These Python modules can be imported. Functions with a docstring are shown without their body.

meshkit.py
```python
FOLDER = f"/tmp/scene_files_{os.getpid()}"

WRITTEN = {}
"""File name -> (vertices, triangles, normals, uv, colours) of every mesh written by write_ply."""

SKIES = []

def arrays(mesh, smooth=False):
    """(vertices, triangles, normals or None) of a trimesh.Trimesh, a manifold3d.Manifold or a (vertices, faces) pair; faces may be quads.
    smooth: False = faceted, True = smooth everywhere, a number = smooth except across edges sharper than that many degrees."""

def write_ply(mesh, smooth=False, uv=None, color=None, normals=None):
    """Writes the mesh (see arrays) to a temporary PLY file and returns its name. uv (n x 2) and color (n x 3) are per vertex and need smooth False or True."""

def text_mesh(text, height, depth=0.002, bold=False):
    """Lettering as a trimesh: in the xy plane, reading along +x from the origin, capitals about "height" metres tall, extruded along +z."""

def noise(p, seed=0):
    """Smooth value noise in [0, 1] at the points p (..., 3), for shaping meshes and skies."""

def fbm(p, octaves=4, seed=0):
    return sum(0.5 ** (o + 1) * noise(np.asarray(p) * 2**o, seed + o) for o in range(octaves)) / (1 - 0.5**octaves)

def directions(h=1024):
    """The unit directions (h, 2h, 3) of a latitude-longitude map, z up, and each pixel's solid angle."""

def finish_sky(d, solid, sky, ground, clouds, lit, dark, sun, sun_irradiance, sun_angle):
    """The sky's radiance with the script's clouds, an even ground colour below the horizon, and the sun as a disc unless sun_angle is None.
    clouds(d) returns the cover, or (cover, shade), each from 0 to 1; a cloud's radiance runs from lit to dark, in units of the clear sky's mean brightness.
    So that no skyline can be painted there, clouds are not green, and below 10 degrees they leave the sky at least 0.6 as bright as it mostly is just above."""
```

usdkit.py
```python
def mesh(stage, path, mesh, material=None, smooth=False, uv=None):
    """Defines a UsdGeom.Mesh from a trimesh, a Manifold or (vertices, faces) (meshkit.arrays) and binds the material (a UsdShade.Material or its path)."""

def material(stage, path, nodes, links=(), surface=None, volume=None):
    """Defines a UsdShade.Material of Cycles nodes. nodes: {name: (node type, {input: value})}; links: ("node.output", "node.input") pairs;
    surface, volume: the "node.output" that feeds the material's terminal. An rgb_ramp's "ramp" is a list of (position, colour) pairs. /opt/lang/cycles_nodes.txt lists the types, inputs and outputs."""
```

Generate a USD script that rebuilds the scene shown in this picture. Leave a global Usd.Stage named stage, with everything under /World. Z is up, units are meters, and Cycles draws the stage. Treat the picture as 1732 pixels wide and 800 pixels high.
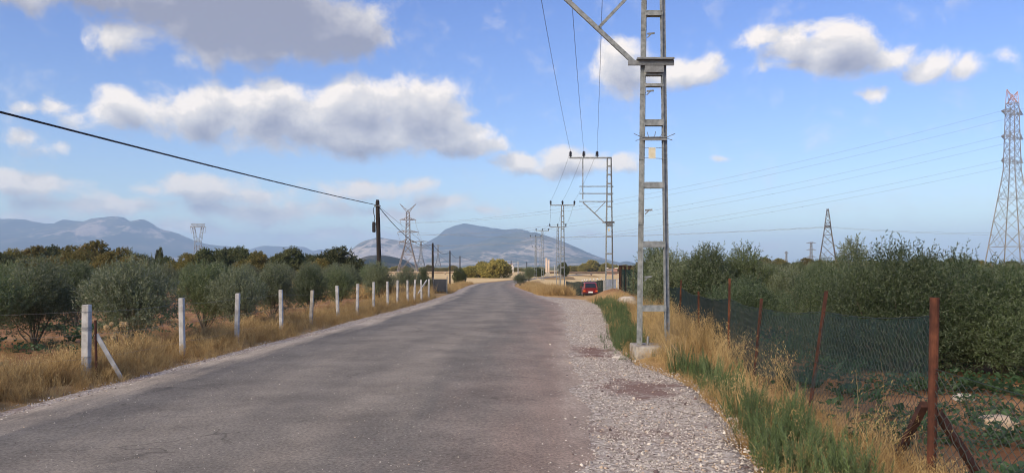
import math, numpy as np, trimesh, usdkit, meshkit
from pxr import Usd, UsdGeom, UsdLux, UsdShade, Gf, Sdf, Vt
from scipy.interpolate import PchipInterpolator

stage = Usd.Stage.CreateInMemory()
UsdGeom.SetStageUpAxis(stage, UsdGeom.Tokens.z)
UsdGeom.SetStageMetersPerUnit(stage, 1.0)
UsdGeom.Xform.Define(stage, '/World')
UsdGeom.Scope.Define(stage, '/World/Looks')

# ------------------------------------------------------------------ camera, sky, sun
EYE, FPX, CX, CY = 1.6, 1300.0, 866.0, 450.0        # eye height, focal length and horizon measured on the photograph
cam = UsdGeom.Camera.Define(stage, '/World/Camera')
cam.CreateHorizontalApertureAttr(36.0)
cam.CreateVerticalApertureAttr(36.0 * 472 / 1024)
cam.CreateFocalLengthAttr(36.0 * FPX / 1732)
cam.CreateVerticalApertureOffsetAttr(36.0 * 50 / 1732)
cam.CreateClippingRangeAttr(Gf.Vec2f(0.05, 60000))
cam.CreateExposureAttr(1.42)
cam.AddTranslateOp().Set(Gf.Vec3d(0, 0, EYE))
cam.AddRotateXOp().Set(90.0)

SUN_TO = np.array([-0.62, -0.72, 0.0]); SUN_TO /= np.linalg.norm(SUN_TO)
SUN_EL = math.radians(30)
SUN_TO = np.array([SUN_TO[0] * math.cos(SUN_EL), SUN_TO[1] * math.cos(SUN_EL), math.sin(SUN_EL)])
SUN_ROT = math.atan2(SUN_TO[0], SUN_TO[1])
SKY_STRENGTH = 0.080
sun = UsdLux.DistantLight.Define(stage, '/World/Sun')
sun.CreateIntensityAttr(0.4); sun.CreateAngleAttr(28.0); sun.CreateNormalizeAttr(True)
sun.CreateColorAttr(Gf.Vec3f(1.0, 0.80, 0.56))
sun.AddOrientOp(UsdGeom.XformOp.PrecisionDouble).Set(Gf.Quatd(Gf.Rotation(Gf.Vec3d(0, 0, 1), Gf.Vec3d(*map(float, SUN_TO))).GetQuat()))


def az_el(px, py):
    return math.atan2(px - CX, FPX), math.atan2(CY - py, math.hypot(FPX, px - CX))


# clouds: (centre x, centre y, radius x, radius y, strength) read off the photograph and turned into compass angles and heights above the horizon
CLOUDS = [
    (395, 10, 270, 92, 1.15), (575, 48, 115, 62, 1.1), (440, 70, 120, 45, .95), (200, -15, 240, 48, .95), (30, -30, 170, 42, .8), (205, 62, 82, 40, .72), (360, 85, 46, 40, .7), (300, 100, 40, 22, .4),
    (200, 182, 62, 38, .95), (330, 192, 140, 52, 1.0), (450, 188, 120, 62, 1.1), (478, 158, 62, 34, .9), (380, 158, 55, 34, .7), (610, 185, 110, 62, 1.1), (705, 190, 105, 72, 1.15), (735, 232, 120, 42, 1.0), (590, 232, 200, 46, 1.0), (810, 246, 66, 28, .85), (520, 210, 200, 60, 1.0),
    (105, 180, 36, 32, .72), (50, 180, 44, 16, .5), (125, 205, 44, 24, .45), (110, 247, 34, 16, .5), (25, 230, 50, 24, .45), (60, 250, 60, 18, .4),
    (55, 312, 130, 28, .8), (345, 318, 110, 34, .85), (265, 315, 40, 18, .6), (430, 325, 80, 18, .6), (610, 322, 130, 24, .7), (710, 318, 70, 18, .55), (755, 345, 70, 16, .6), (815, 355, 60, 14, .55),
    (150, 345, 260, 26, .55), (420, 352, 260, 26, .6), (640, 358, 220, 22, .5), (260, 388, 340, 22, .5), (540, 396, 260, 18, .45), (60, 368, 160, 22, .45),
    (880, 277, 62, 28, .9), (965, 275, 74, 32, .95), (1035, 282, 62, 22, .8), (940, 292, 110, 18, .7),
    (1058, 108, 58, 54, 1.1), (1150, 122, 88, 28, .85), (1185, 112, 50, 18, .6),
    (1285, 75, 62, 28, .85), (1345, 88, 80, 38, .95), (1415, 88, 78, 52, 1.1), (1385, 55, 70, 26, .6), (1500, 98, 70, 30, .75), (1565, 100, 60, 32, .85), (1630, 105, 70, 24, .6), (1697, 88, 36, 22, .5),
    (1486, 157, 44, 17, .75), (1221, 271, 26, 11, .55), (1350, 118, 110, 14, .6), (985, 388, 60, 12, .4), (1310, 410, 160, 12, .3), (1130, 425, 140, 10, .35)]


def sky_material():
    n, l = {}, []
    n['tc'] = ('texture_coordinate', {})
    n['xyz'] = ('separate_xyz', {})
    l.append(('tc.generated', 'xyz.vector'))
    n['az'] = ('math', {'math_type': 'arctan2'}); l += [('xyz.x', 'az.value1'), ('xyz.y', 'az.value2')]
    n['el'] = ('math', {'math_type': 'arcsine'}); l.append(('xyz.z', 'el.value1'))
    n['p'] = ('combine_xyz', {}); l += [('az.value', 'p.x'), ('el.value', 'p.y')]
    up = 0.021

    def field(tag, dx, dy):
        nonlocal l
        q = tag + 'p'
        n[q] = ('vector_math', {'math_type': 'add', 'vector2': (dx, dy, 0)}); l.append(('p.vector', q + '.vector1'))
        # a flowing warp of the outline, then lumps
        n[tag + 'w'] = ('noise_texture', {'scale': 9.0, 'detail': 3.0, 'roughness': .55}); l.append((q + '.vector', tag + 'w.vector'))
        n[tag + 'ws'] = ('vector_math', {'math_type': 'multiply_add', 'vector2': (.075, .045, 0), 'vector3': (-.0375, -.0225, 0)}); l.append((tag + 'w.color', tag + 'ws.vector1'))
        n[tag + 'q'] = ('vector_math', {'math_type': 'add'}); l += [(q + '.vector', tag + 'q.vector1'), (tag + 'ws.vector', tag + 'q.vector2')]
        last = None
        for i, (cx, cy, rx, ry, s) in enumerate(CLOUDS):
            a, e = az_el(cx, cy)
            c = math.cos(a)
            n[f'{tag}m{i}'] = ('vector_math', {'math_type': 'multiply_add', 'vector2': (FPX / (rx * 1.18) / c ** 2, FPX / (ry * 1.18) / c, 0), 'vector3': (-a * FPX / (rx * 1.18) / c ** 2, -e * FPX / (ry * 1.18) / c, 0)})
            l.append((tag + 'q.vector', f'{tag}m{i}.vector1'))
            n[f'{tag}g{i}'] = ('gradient_texture', {'gradient_type': 'spherical'}); l.append((f'{tag}m{i}.vector', f'{tag}g{i}.vector'))
            n[f'{tag}s{i}'] = ('math', {'math_type': 'multiply', 'value2': s}); l.append((f'{tag}g{i}.fac', f'{tag}s{i}.value1'))
            if last is None:
                last = f'{tag}s{i}.value'
            else:
                n[f'{tag}x{i}'] = ('math', {'math_type': 'smoothmax', 'value3': .12}); l += [(last, f'{tag}x{i}.value1'), (f'{tag}s{i}.value', f'{tag}x{i}.value2')]
                last = f'{tag}x{i}.value'
        # fair-weather cumulus all round the rest of the sky
        n[tag + 'r'] = ('mapping', {'scale': (1.0, 2.6, 1)}); l.append((tag + 'q.vector', tag + 'r.vector'))
        n[tag + 'rn'] = ('noise_texture', {'scale': 3.2, 'detail': 2.0}); l.append((tag + 'r.vector', tag + 'rn.vector'))
        n[tag + 'rm'] = ('map_range', {'range_type': 'smoothstep', 'clamp': True, 'from_min': .52, 'from_max': .78}); l.append((tag + 'rn.fac', tag + 'rm.value'))
        n[tag + 'ab'] = ('math', {'math_type': 'absolute'}); l.append(('az.value', tag + 'ab.value1'))
        n[tag + 'as'] = ('map_range', {'range_type': 'smoothstep', 'clamp': True, 'from_min': .66, 'from_max': .85}); l.append((tag + 'ab.value', tag + 'as.value'))
        n[tag + 'au'] = ('map_range', {'range_type': 'smoothstep', 'clamp': True, 'from_min': .36, 'from_max': .5}); l.append(('el.value', tag + 'au.value'))
        n[tag + 'ao'] = ('math', {'math_type': 'maximum'}); l += [(tag + 'as.result', tag + 'ao.value1'), (tag + 'au.result', tag + 'ao.value2')]
        n[tag + 'rr'] = ('math', {'math_type': 'multiply'}); l += [(tag + 'rm.result', tag + 'rr.value1'), (tag + 'ao.value', tag + 'rr.value2')]
        n[tag + 'f'] = ('math', {'math_type': 'maximum'}); l += [(last, tag + 'f.value1'), (tag + 'rr.value', tag + 'f.value2')]
        # lumps: billowing noise eats into the edges
        n[tag + 'b'] = ('noise_texture', {'scale': 22.0, 'detail': 9.0, 'roughness': .64}); l.append((tag + 'q.vector', tag + 'b.vector'))
        n[tag + 'd'] = ('math', {'math_type': 'multiply_add', 'value2': 1.35, 'value3': -.675}); l.append((tag + 'b.fac', tag + 'd.value1'))
        n[tag + 'D'] = ('math', {'math_type': 'add'}); l += [(tag + 'f.value', tag + 'D.value1'), (tag + 'd.value', tag + 'D.value2')]
        return tag + 'D.value', tag + 'f.value'

    D0, F0 = field('a', 0, 0)
    D1, F1 = field('b', -.008, up)
    n['alpha'] = ('map_range', {'range_type': 'smoothstep', 'clamp': True, 'from_min': .08, 'from_max': .56}); l.append((D0, 'alpha.value'))
    n['has'] = ('map_range', {'range_type': 'smoothstep', 'clamp': True, 'from_min': .02, 'from_max': .2}); l.append((F0, 'has.value'))
    n['cov'] = ('math', {'math_type': 'multiply'}); l += [('alpha.result', 'cov.value1'), ('has.result', 'cov.value2')]
    n['cov2'] = ('math', {'math_type': 'multiply', 'value2': .93}); l.append(('cov.value', 'cov2.value1'))
    # how much cloud lies above, towards the light: rims on top are lit, bellies are grey
    n['m1'] = ('math', {'math_type': 'maximum', 'value2': 0}); l.append((D1, 'm1.value1'))
    n['m0'] = ('math', {'math_type': 'multiply', 'value2': -.25}); l.append((D0, 'm0.value1'))
    n['th'] = ('math', {'math_type': 'add'}); l += [('m1.value', 'th.value1'), ('m0.value', 'th.value2')]
    n['hi'] = ('map_range', {'clamp': True, 'from_min': .34, 'from_max': .60, 'to_min': 0, 'to_max': .30}); l.append(('el.value', 'hi.value'))
    n['th2'] = ('math', {'math_type': 'add'}); l += [('th.value', 'th2.value1'), ('hi.result', 'th2.value2')]
    prev = 'th2.value'
    for i, (cx, cy, rx, ry, k) in enumerate(((470, 25, 330, 120, .72), (120, -30, 260, 70, .6))):
        a, e = az_el(cx, cy); c = math.cos(a)
        n[f'dk{i}'] = ('vector_math', {'math_type': 'multiply_add', 'vector2': (FPX / rx / c ** 2, FPX / ry / c, 0), 'vector3': (-a * FPX / rx / c ** 2, -e * FPX / ry / c, 0)}); l.append(('aq.vector', f'dk{i}.vector1'))
        n[f'dg{i}'] = ('gradient_texture', {'gradient_type': 'spherical'}); l.append((f'dk{i}.vector', f'dg{i}.vector'))
        n[f'da{i}'] = ('math', {'math_type': 'multiply_add', 'value2': k}); l += [(f'dg{i}.fac', f'da{i}.value1'), (prev, f'da{i}.value3')]
        prev = f'da{i}.value'
    n['lit'] = ('rgb_ramp', {'ramp': [(0.0, (1.75, 1.58, 1.40)), (.12, (1.42, 1.32, 1.22)), (.38, (1.08, 1.04, 1.04)), (.72, (.72, .71, .80)), (1.0, (.50, .51, .64))]}); l.append((prev, 'lit.fac'))
    n['lows'] = ('map_range', {'clamp': True, 'from_min': .02, 'from_max': .17, 'to_min': .74, 'to_max': 1.0}); l.append(('el.value', 'lows.value'))
    n['litv'] = ('vector_math', {'math_type': 'scale'}); l += [('lit.color', 'litv.vector1'), ('lows.result', 'litv.scale')]
    n['litk'] = ('vector_math', {'math_type': 'scale', 'scale': CLOUD_GAIN}); l.append(('litv.vector', 'litk.vector1'))
    n['sky'] = ('sky_texture', {'sky_type': 'single_scattering', 'sun_disc': False, 'sun_elevation': SUN_EL, 'sun_rotation': SUN_ROT, 'air_density': 1.0, 'aerosol_density': 1.2, 'ozone_density': 2.5})
    n['mix'] = ('mix_color', {'use_clamp': False}); l += [('cov2.value', 'mix.fac'), ('skyh.color', 'mix.a'), ('litk.vector', 'mix.b'), ('sky.color', 'skyh.color')]
    n['skyh'] = ('hsv', {'hue': .521, 'saturation': 1.22, 'value': .86, 'fac': 1.0})
    n['bg'] = ('background_shader', {'strength': SKY_STRENGTH}); l.append(('mix.result', 'bg.color'))
    return usdkit.material(stage, '/World/Looks/sky', n, l, surface='bg.background')


CLOUD_GAIN = 3.15
dome = UsdLux.DomeLight.Define(stage, '/World/sky')
UsdShade.MaterialBindingAPI.Apply(dome.GetPrim()).Bind(sky_material())
dome.GetPrim().SetCustomDataByKey('kind', 'structure')
dome.GetPrim().SetCustomDataByKey('label', 'blue evening sky with drifting grey and white cumulus clouds')
dome.GetPrim().SetCustomDataByKey('category', 'sky')

# ------------------------------------------------------------------ helpers
taken = {}


def numbered(parent, name):
    k = taken.get((parent, name), -1) + 1
    taken[(parent, name)] = k
    return name if k == 0 else f'{name}_{k:03d}'


def tag(prim, label=None, cat=None, group=None, kind=None):
    prim = prim.GetPrim() if hasattr(prim, 'GetPrim') else prim
    for k, v in (('label', label), ('category', cat), ('group', group), ('kind', kind)):
        if v:
            prim.SetCustomDataByKey(k, v)
    return prim


def obj(name, mesh, m, parent='/World', smooth=False, uv=None, **kw):
    parent = str(parent.GetPath()) if hasattr(parent, 'GetPath') else parent
    p = usdkit.mesh(stage, f'{parent}/{numbered(parent, name)}', mesh, m, smooth, uv)
    return tag(p, **kw)


def thing(name, label, cat, loc=(0, 0, 0), rz=0.0, group=None, scale=None, parent='/World', kind=None):
    x = UsdGeom.Xform.Define(stage, f'{parent}/{numbered(parent, name)}')
    x.AddTranslateOp().Set(Gf.Vec3d(*map(float, loc)))
    x.AddRotateZOp().Set(float(math.degrees(rz)))
    if scale is not None:
        x.AddScaleOp().Set(Gf.Vec3f(*map(float, scale)))
    return tag(x, label, cat, group, kind)


def model(name):
    c = stage.CreateClassPrim(f'/World/{name}')
    c.SetTypeName('Xform')
    return c


def copy_of(cls, name, label, cat, loc, rz=0, scale=(1, 1, 1), group=None):
    p = thing(name, label, cat, loc, rz, group, scale)
    p.GetReferences().AddInternalReference(cls.GetPath())
    p.SetInstanceable(True)
    return p


class MB:
    """collects triangles"""
    def __init__(self):
        self.v, self.f, self.n = [], [], 0

    def add(self, v, f):
        v, f = np.asarray(v, float), np.asarray(f, int)
        self.v.append(v); self.f.append(f + self.n); self.n += len(v)
        return self

    def mesh(self, m):
        return self.add(m.vertices, m.faces)

    def box(self, c, s, rot=None):
        b = trimesh.creation.box(s)
        v = np.array(b.vertices)
        if rot is not None:
            v = v @ np.asarray(rot).T
        return self.add(v + np.asarray(c, float), b.faces)

    def bar(self, p, q, w, h=None, up=(0, 0, 1)):
        p, q = np.asarray(p, float), np.asarray(q, float)
        h = w if h is None else h
        z = q - p; L = np.linalg.norm(z); z = z / L
        x = np.cross(up, z)
        if np.linalg.norm(x) < 1e-3:
            x = np.cross((0, 1, 0), z)
        x /= np.linalg.norm(x); y = np.cross(z, x)
        return self.box((p + q) / 2, (w, h, L), np.stack([x, y, z], 1))

    def tube(self, pts, r, sides=6, cap=True):
        pts = np.asarray(pts, float); n = len(pts)
        r = np.broadcast_to(np.asarray(r, float), n)
        t = np.gradient(pts, axis=0); t /= np.maximum(np.linalg.norm(t, axis=1, keepdims=True), 1e-9)
        ref = np.where(np.abs(t[:, 2:3]) > .9, [[1., 0, 0]], [[0, 0, 1.]])
        x = np.cross(ref, t); x /= np.linalg.norm(x, axis=1, keepdims=True); y = np.cross(t, x)
        a = np.arange(sides) / sides * 2 * np.pi
        v = pts[:, None] + r[:, None, None] * (np.cos(a)[None, :, None] * x[:, None] + np.sin(a)[None, :, None] * y[:, None])
        i, j = np.meshgrid(np.arange(n - 1), np.arange(sides), indexing='ij'); j2 = (j + 1) % sides
        A, B, C, D = i * sides + j, i * sides + j2, (i + 1) * sides + j2, (i + 1) * sides + j
        f = np.concatenate([np.stack([A, B, C], -1).reshape(-1, 3), np.stack([A, C, D], -1).reshape(-1, 3)])
        v = v.reshape(-1, 3)
        if cap:
            v = np.vstack([v, pts[:1], pts[-1:]])
            k = np.arange(sides); k2 = (k + 1) % sides; b = (n - 1) * sides
            f = np.vstack([f, np.stack([k2, k, np.full(sides, n * sides)], 1), np.stack([b + k, b + k2, np.full(sides, n * sides + 1)], 1)])
        return self.add(v, f)

    def lathe(self, prof, c=(0, 0, 0), sides=12):
        m = trimesh.creation.revolve(np.asarray(prof, float), sections=sides)
        return self.add(np.array(m.vertices) + np.asarray(c, float), m.faces)

    def get(self):
        return np.vstack(self.v), np.vstack(self.f)


def sstep(a, b, x):
    t = np.clip((np.asarray(x, float) - a) / (b - a), 0, 1)
    return t * t * (3 - 2 * t)


def fbm2(x, y, s, o=4, seed=0):
    x, y = np.broadcast_arrays(np.asarray(x, float), np.asarray(y, float))
    return meshkit.fbm(np.stack([x * s, y * s, np.zeros_like(x) + .37], -1), o, seed)


def rounded(size, r, n=2):
    """a box with chamfered edges"""
    import manifold3d as m3
    x, y, z = (max(s / 2 - r, 1e-4) for s in size)
    cs = m3.Manifold.sphere(r, 8)
    pts = [cs.translate((sx * x, sy * y, sz * z)) for sx in (-1, 1) for sy in (-1, 1) for sz in (-1, 1)]
    m = m3.Manifold.batch_hull(pts).to_mesh()
    return trimesh.Trimesh(m.vert_properties[:, :3], m.tri_verts, process=False)


# ------------------------------------------------------------------ materials
def mat(name, a, b=None, scale=6.0, rough=.85, c=None, bump=0.0, bscale=None, bdist=.01, spec=.3, detail=5, metallic=0, stretch=(1, 1, 1), rnd=0.0, lo=.35, hi=.65, coord='position', translucent=0.0):
    """colour a..b(..c) mixed by noise in world or object space, optional bump, optional per-copy variation"""
    b = b or a
    n = {'p': ('principled_bsdf', {'roughness': rough, 'specular_ior_level': spec, 'metallic': metallic}),
         'nz': ('noise_texture', {'scale': scale, 'detail': float(detail), 'roughness': .6}),
         'mp': ('mapping', {'scale': stretch})}
    l = []
    if coord == 'position':
        n['g'] = ('geometry', {}); l.append(('g.position', 'mp.vector'))
    else:
        n['g'] = ('texture_coordinate', {}); l.append(('g.object', 'mp.vector'))
    l.append(('mp.vector', 'nz.vector'))
    stops = [(lo, a), (hi, b)] if c is None else [(lo, a), ((lo + hi) / 2, b), (hi, c)]
    n['r'] = ('rgb_ramp', {'ramp': stops}); l.append(('nz.fac', 'r.fac'))
    col = 'r.color'
    if rnd:
        n['oi'] = ('object_info', {})
        n['rv'] = ('map_range', {'from_min': 0, 'from_max': 1, 'to_min': 1 - rnd, 'to_max': 1 + rnd}); l.append(('oi.random', 'rv.value'))
        n['hs'] = ('hsv', {'fac': 1.0}); l += [(col, 'hs.color'), ('rv.result', 'hs.value')]
        col = 'hs.color'
    l.append((col, 'p.base_color'))
    if bump:
        n['bn'] = ('noise_texture', {'scale': bscale or scale * 4, 'detail': 4.0}); l.append(('mp.vector', 'bn.vector'))
        n['bp'] = ('bump', {'strength': bump, 'distance': bdist}); l += [('bn.fac', 'bp.height'), ('bp.normal', 'p.normal')]
    out = 'p.BSDF'
    if translucent:
        n['t'] = ('translucent_bsdf', {}); l.append((col, 't.color'))
        n['mx'] = ('mix_closure', {'fac': translucent}); l += [('p.BSDF', 'mx.closure1'), ('t.BSDF', 'mx.closure2')]
        out = 'mx.closure'
    return usdkit.material(stage, '/World/Looks/' + name, n, l, surface=out)


def leaf_mat(name, top, top2, under, scale=1.2, trans=.34, rough=.5):
    n = {'g': ('geometry', {}), 'nz': ('noise_texture', {'scale': scale, 'detail': 3.0}), 'r': ('rgb_ramp', {'ramp': [(.36, top), (.64, top2)]}),
         'isl': ('map_range', {'from_min': 0, 'from_max': 1, 'to_min': .65, 'to_max': 1.35}), 'hs': ('hsv', {'fac': 1.0}),
         'm': ('mix_color', {'b': under}), 'p': ('principled_bsdf', {'roughness': rough, 'specular_ior_level': .35}), 't': ('translucent_bsdf', {}),
         'mx': ('mix_closure', {'fac': trans}), 'oi': ('object_info', {}), 'ov': ('map_range', {'from_min': 0, 'from_max': 1, 'to_min': .68, 'to_max': 1.3}), 'mm': ('math', {'math_type': 'multiply'})}
    l = [('g.position', 'nz.vector'), ('nz.fac', 'r.fac'), ('r.color', 'm.a'), ('g.backfacing', 'm.fac'), ('g.random_per_island', 'isl.value'), ('oi.random', 'ov.value'),
         ('isl.result', 'mm.value1'), ('ov.result', 'mm.value2'), ('m.result', 'hs.color'), ('mm.value', 'hs.value'), ('hs.color', 'p.base_color'), ('hs.color', 't.color'), ('p.BSDF', 'mx.closure1'), ('t.BSDF', 'mx.closure2')]
    return usdkit.material(stage, '/World/Looks/' + name, n, l, surface='mx.closure')


M = {}
M['olive_leaf'] = leaf_mat('olive_leaf', (.135, .180, .075), (.22, .262, .122), (.30, .34, .215), scale=.9, trans=.32)
M['olive_leaf_near'] = leaf_mat('olive_leaf_near', (.070, .118, .043), (.145, .20, .074), (.20, .255, .145), scale=.9, trans=.32)
M['olive_leaf_green'] = leaf_mat('olive_leaf_green', (.115, .170, .055), (.20, .25, .095), (.26, .31, .17), scale=.9, trans=.34)
M['olive_leaf_silver'] = leaf_mat('olive_leaf_silver', (.135, .178, .085), (.215, .255, .128), (.30, .335, .22), scale=.9, trans=.3)
M['olive_leaf_dark'] = leaf_mat('olive_leaf_dark', (.080, .120, .045), (.14, .18, .075), (.21, .25, .15), scale=.9, trans=.32)
M['pine_leaf'] = leaf_mat('pine_leaf', (.20, .20, .045), (.38, .27, .07), (.25, .23, .07), scale=.35)
M['dark_leaf'] = leaf_mat('dark_leaf', (.09, .12, .042), (.18, .18, .065), (.13, .15, .055), scale=.5)
M['gold_leaf'] = leaf_mat('gold_leaf', (.33, .31, .065), (.52, .42, .11), (.36, .32, .09), scale=.2)
M['weed_leaf'] = leaf_mat('weed_leaf', (.13, .215, .07), (.21, .29, .11), (.18, .25, .115), scale=2.5)
M['ground_weed'] = leaf_mat('ground_weed', (.055, .12, .045), (.10, .19, .075), (.09, .16, .075), scale=2.5)
M['straw'] = leaf_mat('straw', (.70, .49, .205), (.80, .61, .29), (.68, .49, .22), scale=1.2, trans=.36, rough=.7)
M['straw_dark'] = leaf_mat('straw_dark', (.55, .35, .135), (.68, .47, .20), (.54, .35, .145), scale=1.2, trans=.34, rough=.7)
M['oat'] = leaf_mat('oat', (.60, .42, .18), (.70, .54, .28), (.58, .42, .2), scale=2, trans=.2, rough=.7)
M['bark'] = mat('bark', (.09, .075, .06), (.17, .15, .125), scale=14, rough=.95, bump=.6, bscale=40, stretch=(1, 1, .3))
M['galvanised'] = mat('galvanised', (.115, .13, .135), (.20, .222, .228), c=(.29, .31, .31), scale=11, rough=.5, spec=.5, bump=.1, bscale=60, bdist=.002, lo=.3, hi=.7)
M['galv_dark'] = mat('galv_dark', (.13, .14, .15), (.22, .24, .25), scale=9, rough=.55, spec=.4)
M['tower_steel'] = mat('tower_steel', (.17, .175, .18), (.25, .255, .26), scale=.3, rough=.6)
M['tower_dark'] = mat('tower_dark', (.085, .085, .09), (.13, .13, .135), scale=.3, rough=.6)
M['tower_rust'] = mat('tower_rust', (.17, .15, .145), (.23, .21, .20), scale=.3, rough=.7)
M['red_steel'] = mat('red_steel', (.40, .25, .22), (.48, .32, .29), scale=.6, rough=.6)
M['insulator'] = mat('insulator', (.018, .016, .02), (.03, .026, .03), rough=.25, spec=.5)
M['wire'] = mat('wire', (.05, .055, .065), (.08, .085, .09), scale=1, rough=.5)
M['cable_black'] = mat('cable_black', (.015, .015, .017), rough=.5)
M['far_wire'] = mat('far_wire', (.22, .235, .26), rough=.5)
M['wood_black'] = mat('wood_black', (.014, .012, .011), (.035, .028, .024), scale=8, rough=.85, bump=.4, stretch=(1, 1, .12), bscale=30)
M['concrete'] = mat('concrete', (.20, .175, .145), (.34, .315, .27), c=(.44, .42, .375), scale=6, rough=.95, bump=.5, bscale=40, bdist=.006)
M['post_white'] = mat('post_white', (.24, .24, .23), (.44, .445, .44), scale=7, rough=.9, bump=.5, bscale=45, bdist=.004, lo=.3, hi=.6)
M['rust'] = mat('rust', (.035, .014, .010), (.075, .028, .017), c=(.15, .056, .03), scale=7, rough=.9, bump=.5, bscale=60, bdist=.002, stretch=(1, 1, .6))
M['rust_dark'] = mat('rust_dark', (.035, .017, .014), (.085, .034, .022), scale=9, rough=.9, bump=.4)
M['chainlink'] = mat('chainlink', (.022, .034, .030), (.045, .05, .045), scale=4, rough=.6)
M['fence_wire'] = mat('fence_wire', (.20, .20, .19), (.30, .30, .29), scale=6, rough=.6)
M['plate'] = mat('plate', (.50, .46, .32), (.60, .57, .44), scale=12, rough=.6)
M['black_mesh'] = mat('black_mesh', (.03, .035, .045), (.05, .056, .068), scale=10, rough=.8)
M['charred'] = mat('charred', (.012, .009, .008), (.05, .022, .014), scale=9, rough=.95, bump=.5)
M['sheet_metal'] = mat('sheet_metal', (.17, .20, .25), (.25, .28, .33), scale=3, rough=.6)
M['stone'] = mat('stone', (.40, .36, .30), (.56, .52, .46), scale=5, rough=.95, bump=.6, bscale=22, bdist=.02)
M['flume'] = mat('flume', (.36, .29, .22), (.48, .40, .31), scale=.25, rough=.95)
M['pale_tower'] = mat('pale_tower', (.55, .43, .34), (.68, .57, .48), scale=.4, rough=.95)
M['hut_wall'] = mat('hut_wall', (.30, .18, .14), (.38, .24, .19), scale=.6, rough=.95)
M['whitewash'] = mat('whitewash', (.68, .66, .62), (.78, .76, .72), scale=1, rough=.9)
M['car_red'] = mat('car_red', (.15, .009, .011), (.19, .013, .014), scale=2, rough=.35, spec=.5)
M['car_glass'] = mat('car_glass', (.02, .022, .028), rough=.12, spec=.6)
M['tyre'] = mat('tyre', (.015, .015, .015), rough=.9)
M['chrome'] = mat('chrome', (.35, .35, .36), rough=.3, spec=.6)
M['lamp_red'] = mat('lamp_red', (.55, .05, .02), rough=.25, spec=.6)
M['lamp_orange'] = mat('lamp_orange', (.75, .22, .03), rough=.25, spec=.6)
M['number_plate'] = mat('number_plate', (.78, .78, .76), rough=.5)
M['flower'] = mat('flower', (.45, .33, .17), (.62, .48, .28), scale=60, rough=.95)
for k, (a, b) in {'pebble_pale': ((.50, .46, .39), (.66, .61, .53)), 'pebble_grey': ((.33, .30, .26), (.47, .43, .375)), 'pebble_tan': ((.42, .33, .235), (.55, .44, .325)), 'pebble_dark': ((.11, .08, .075), (.19, .14, .13))}.items():
    M[k] = mat(k, a, b, scale=30, rough=.9, rnd=.22)

# ------------------------------------------------------------------ terrain
def zroad(d):
    return -1.1 * sstep(30, 105, d)


def road_depth(py):
    """distance at which the road surface appears at picture row py"""
    d = np.linspace(4, 400, 40000)
    y = CY + FPX * (EYE - zroad(d)) / d
    return float(d[np.argmin(np.abs(y - py))])


def ground_px(px, py):
    d = road_depth(py)
    return (px - CX) / FPX * d, d


_L = [(-6.65, -9), (-5.47, 8.2), (-5.27, 11)] + [ground_px(*p) for p in ((745, 507), (772, 497), (787, 488), (797, 483.5), (815, 479), (838, 476.5), (862, 474))]
_R = [(-.26, -9), (.54, 5.94), (.75, 10), (1.35, 20.), (1.95, 32)] + [ground_px(*p) for p in ((908, 501), (890, 493), (876, 487), (869, 483), (872, 479), (884, 476))]
_G = [(1.2, -9), (1.95, 5.94), (2.36, 8.67), (2.45, 11.0), (2.08, 13.2), (2.15, 15.4), (2.76, 21.9), (3.6, 33.5), (3.55, 38), (2.1, 42.5), (1.5, 47), (.9, 58), (.7, 80)]


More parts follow.
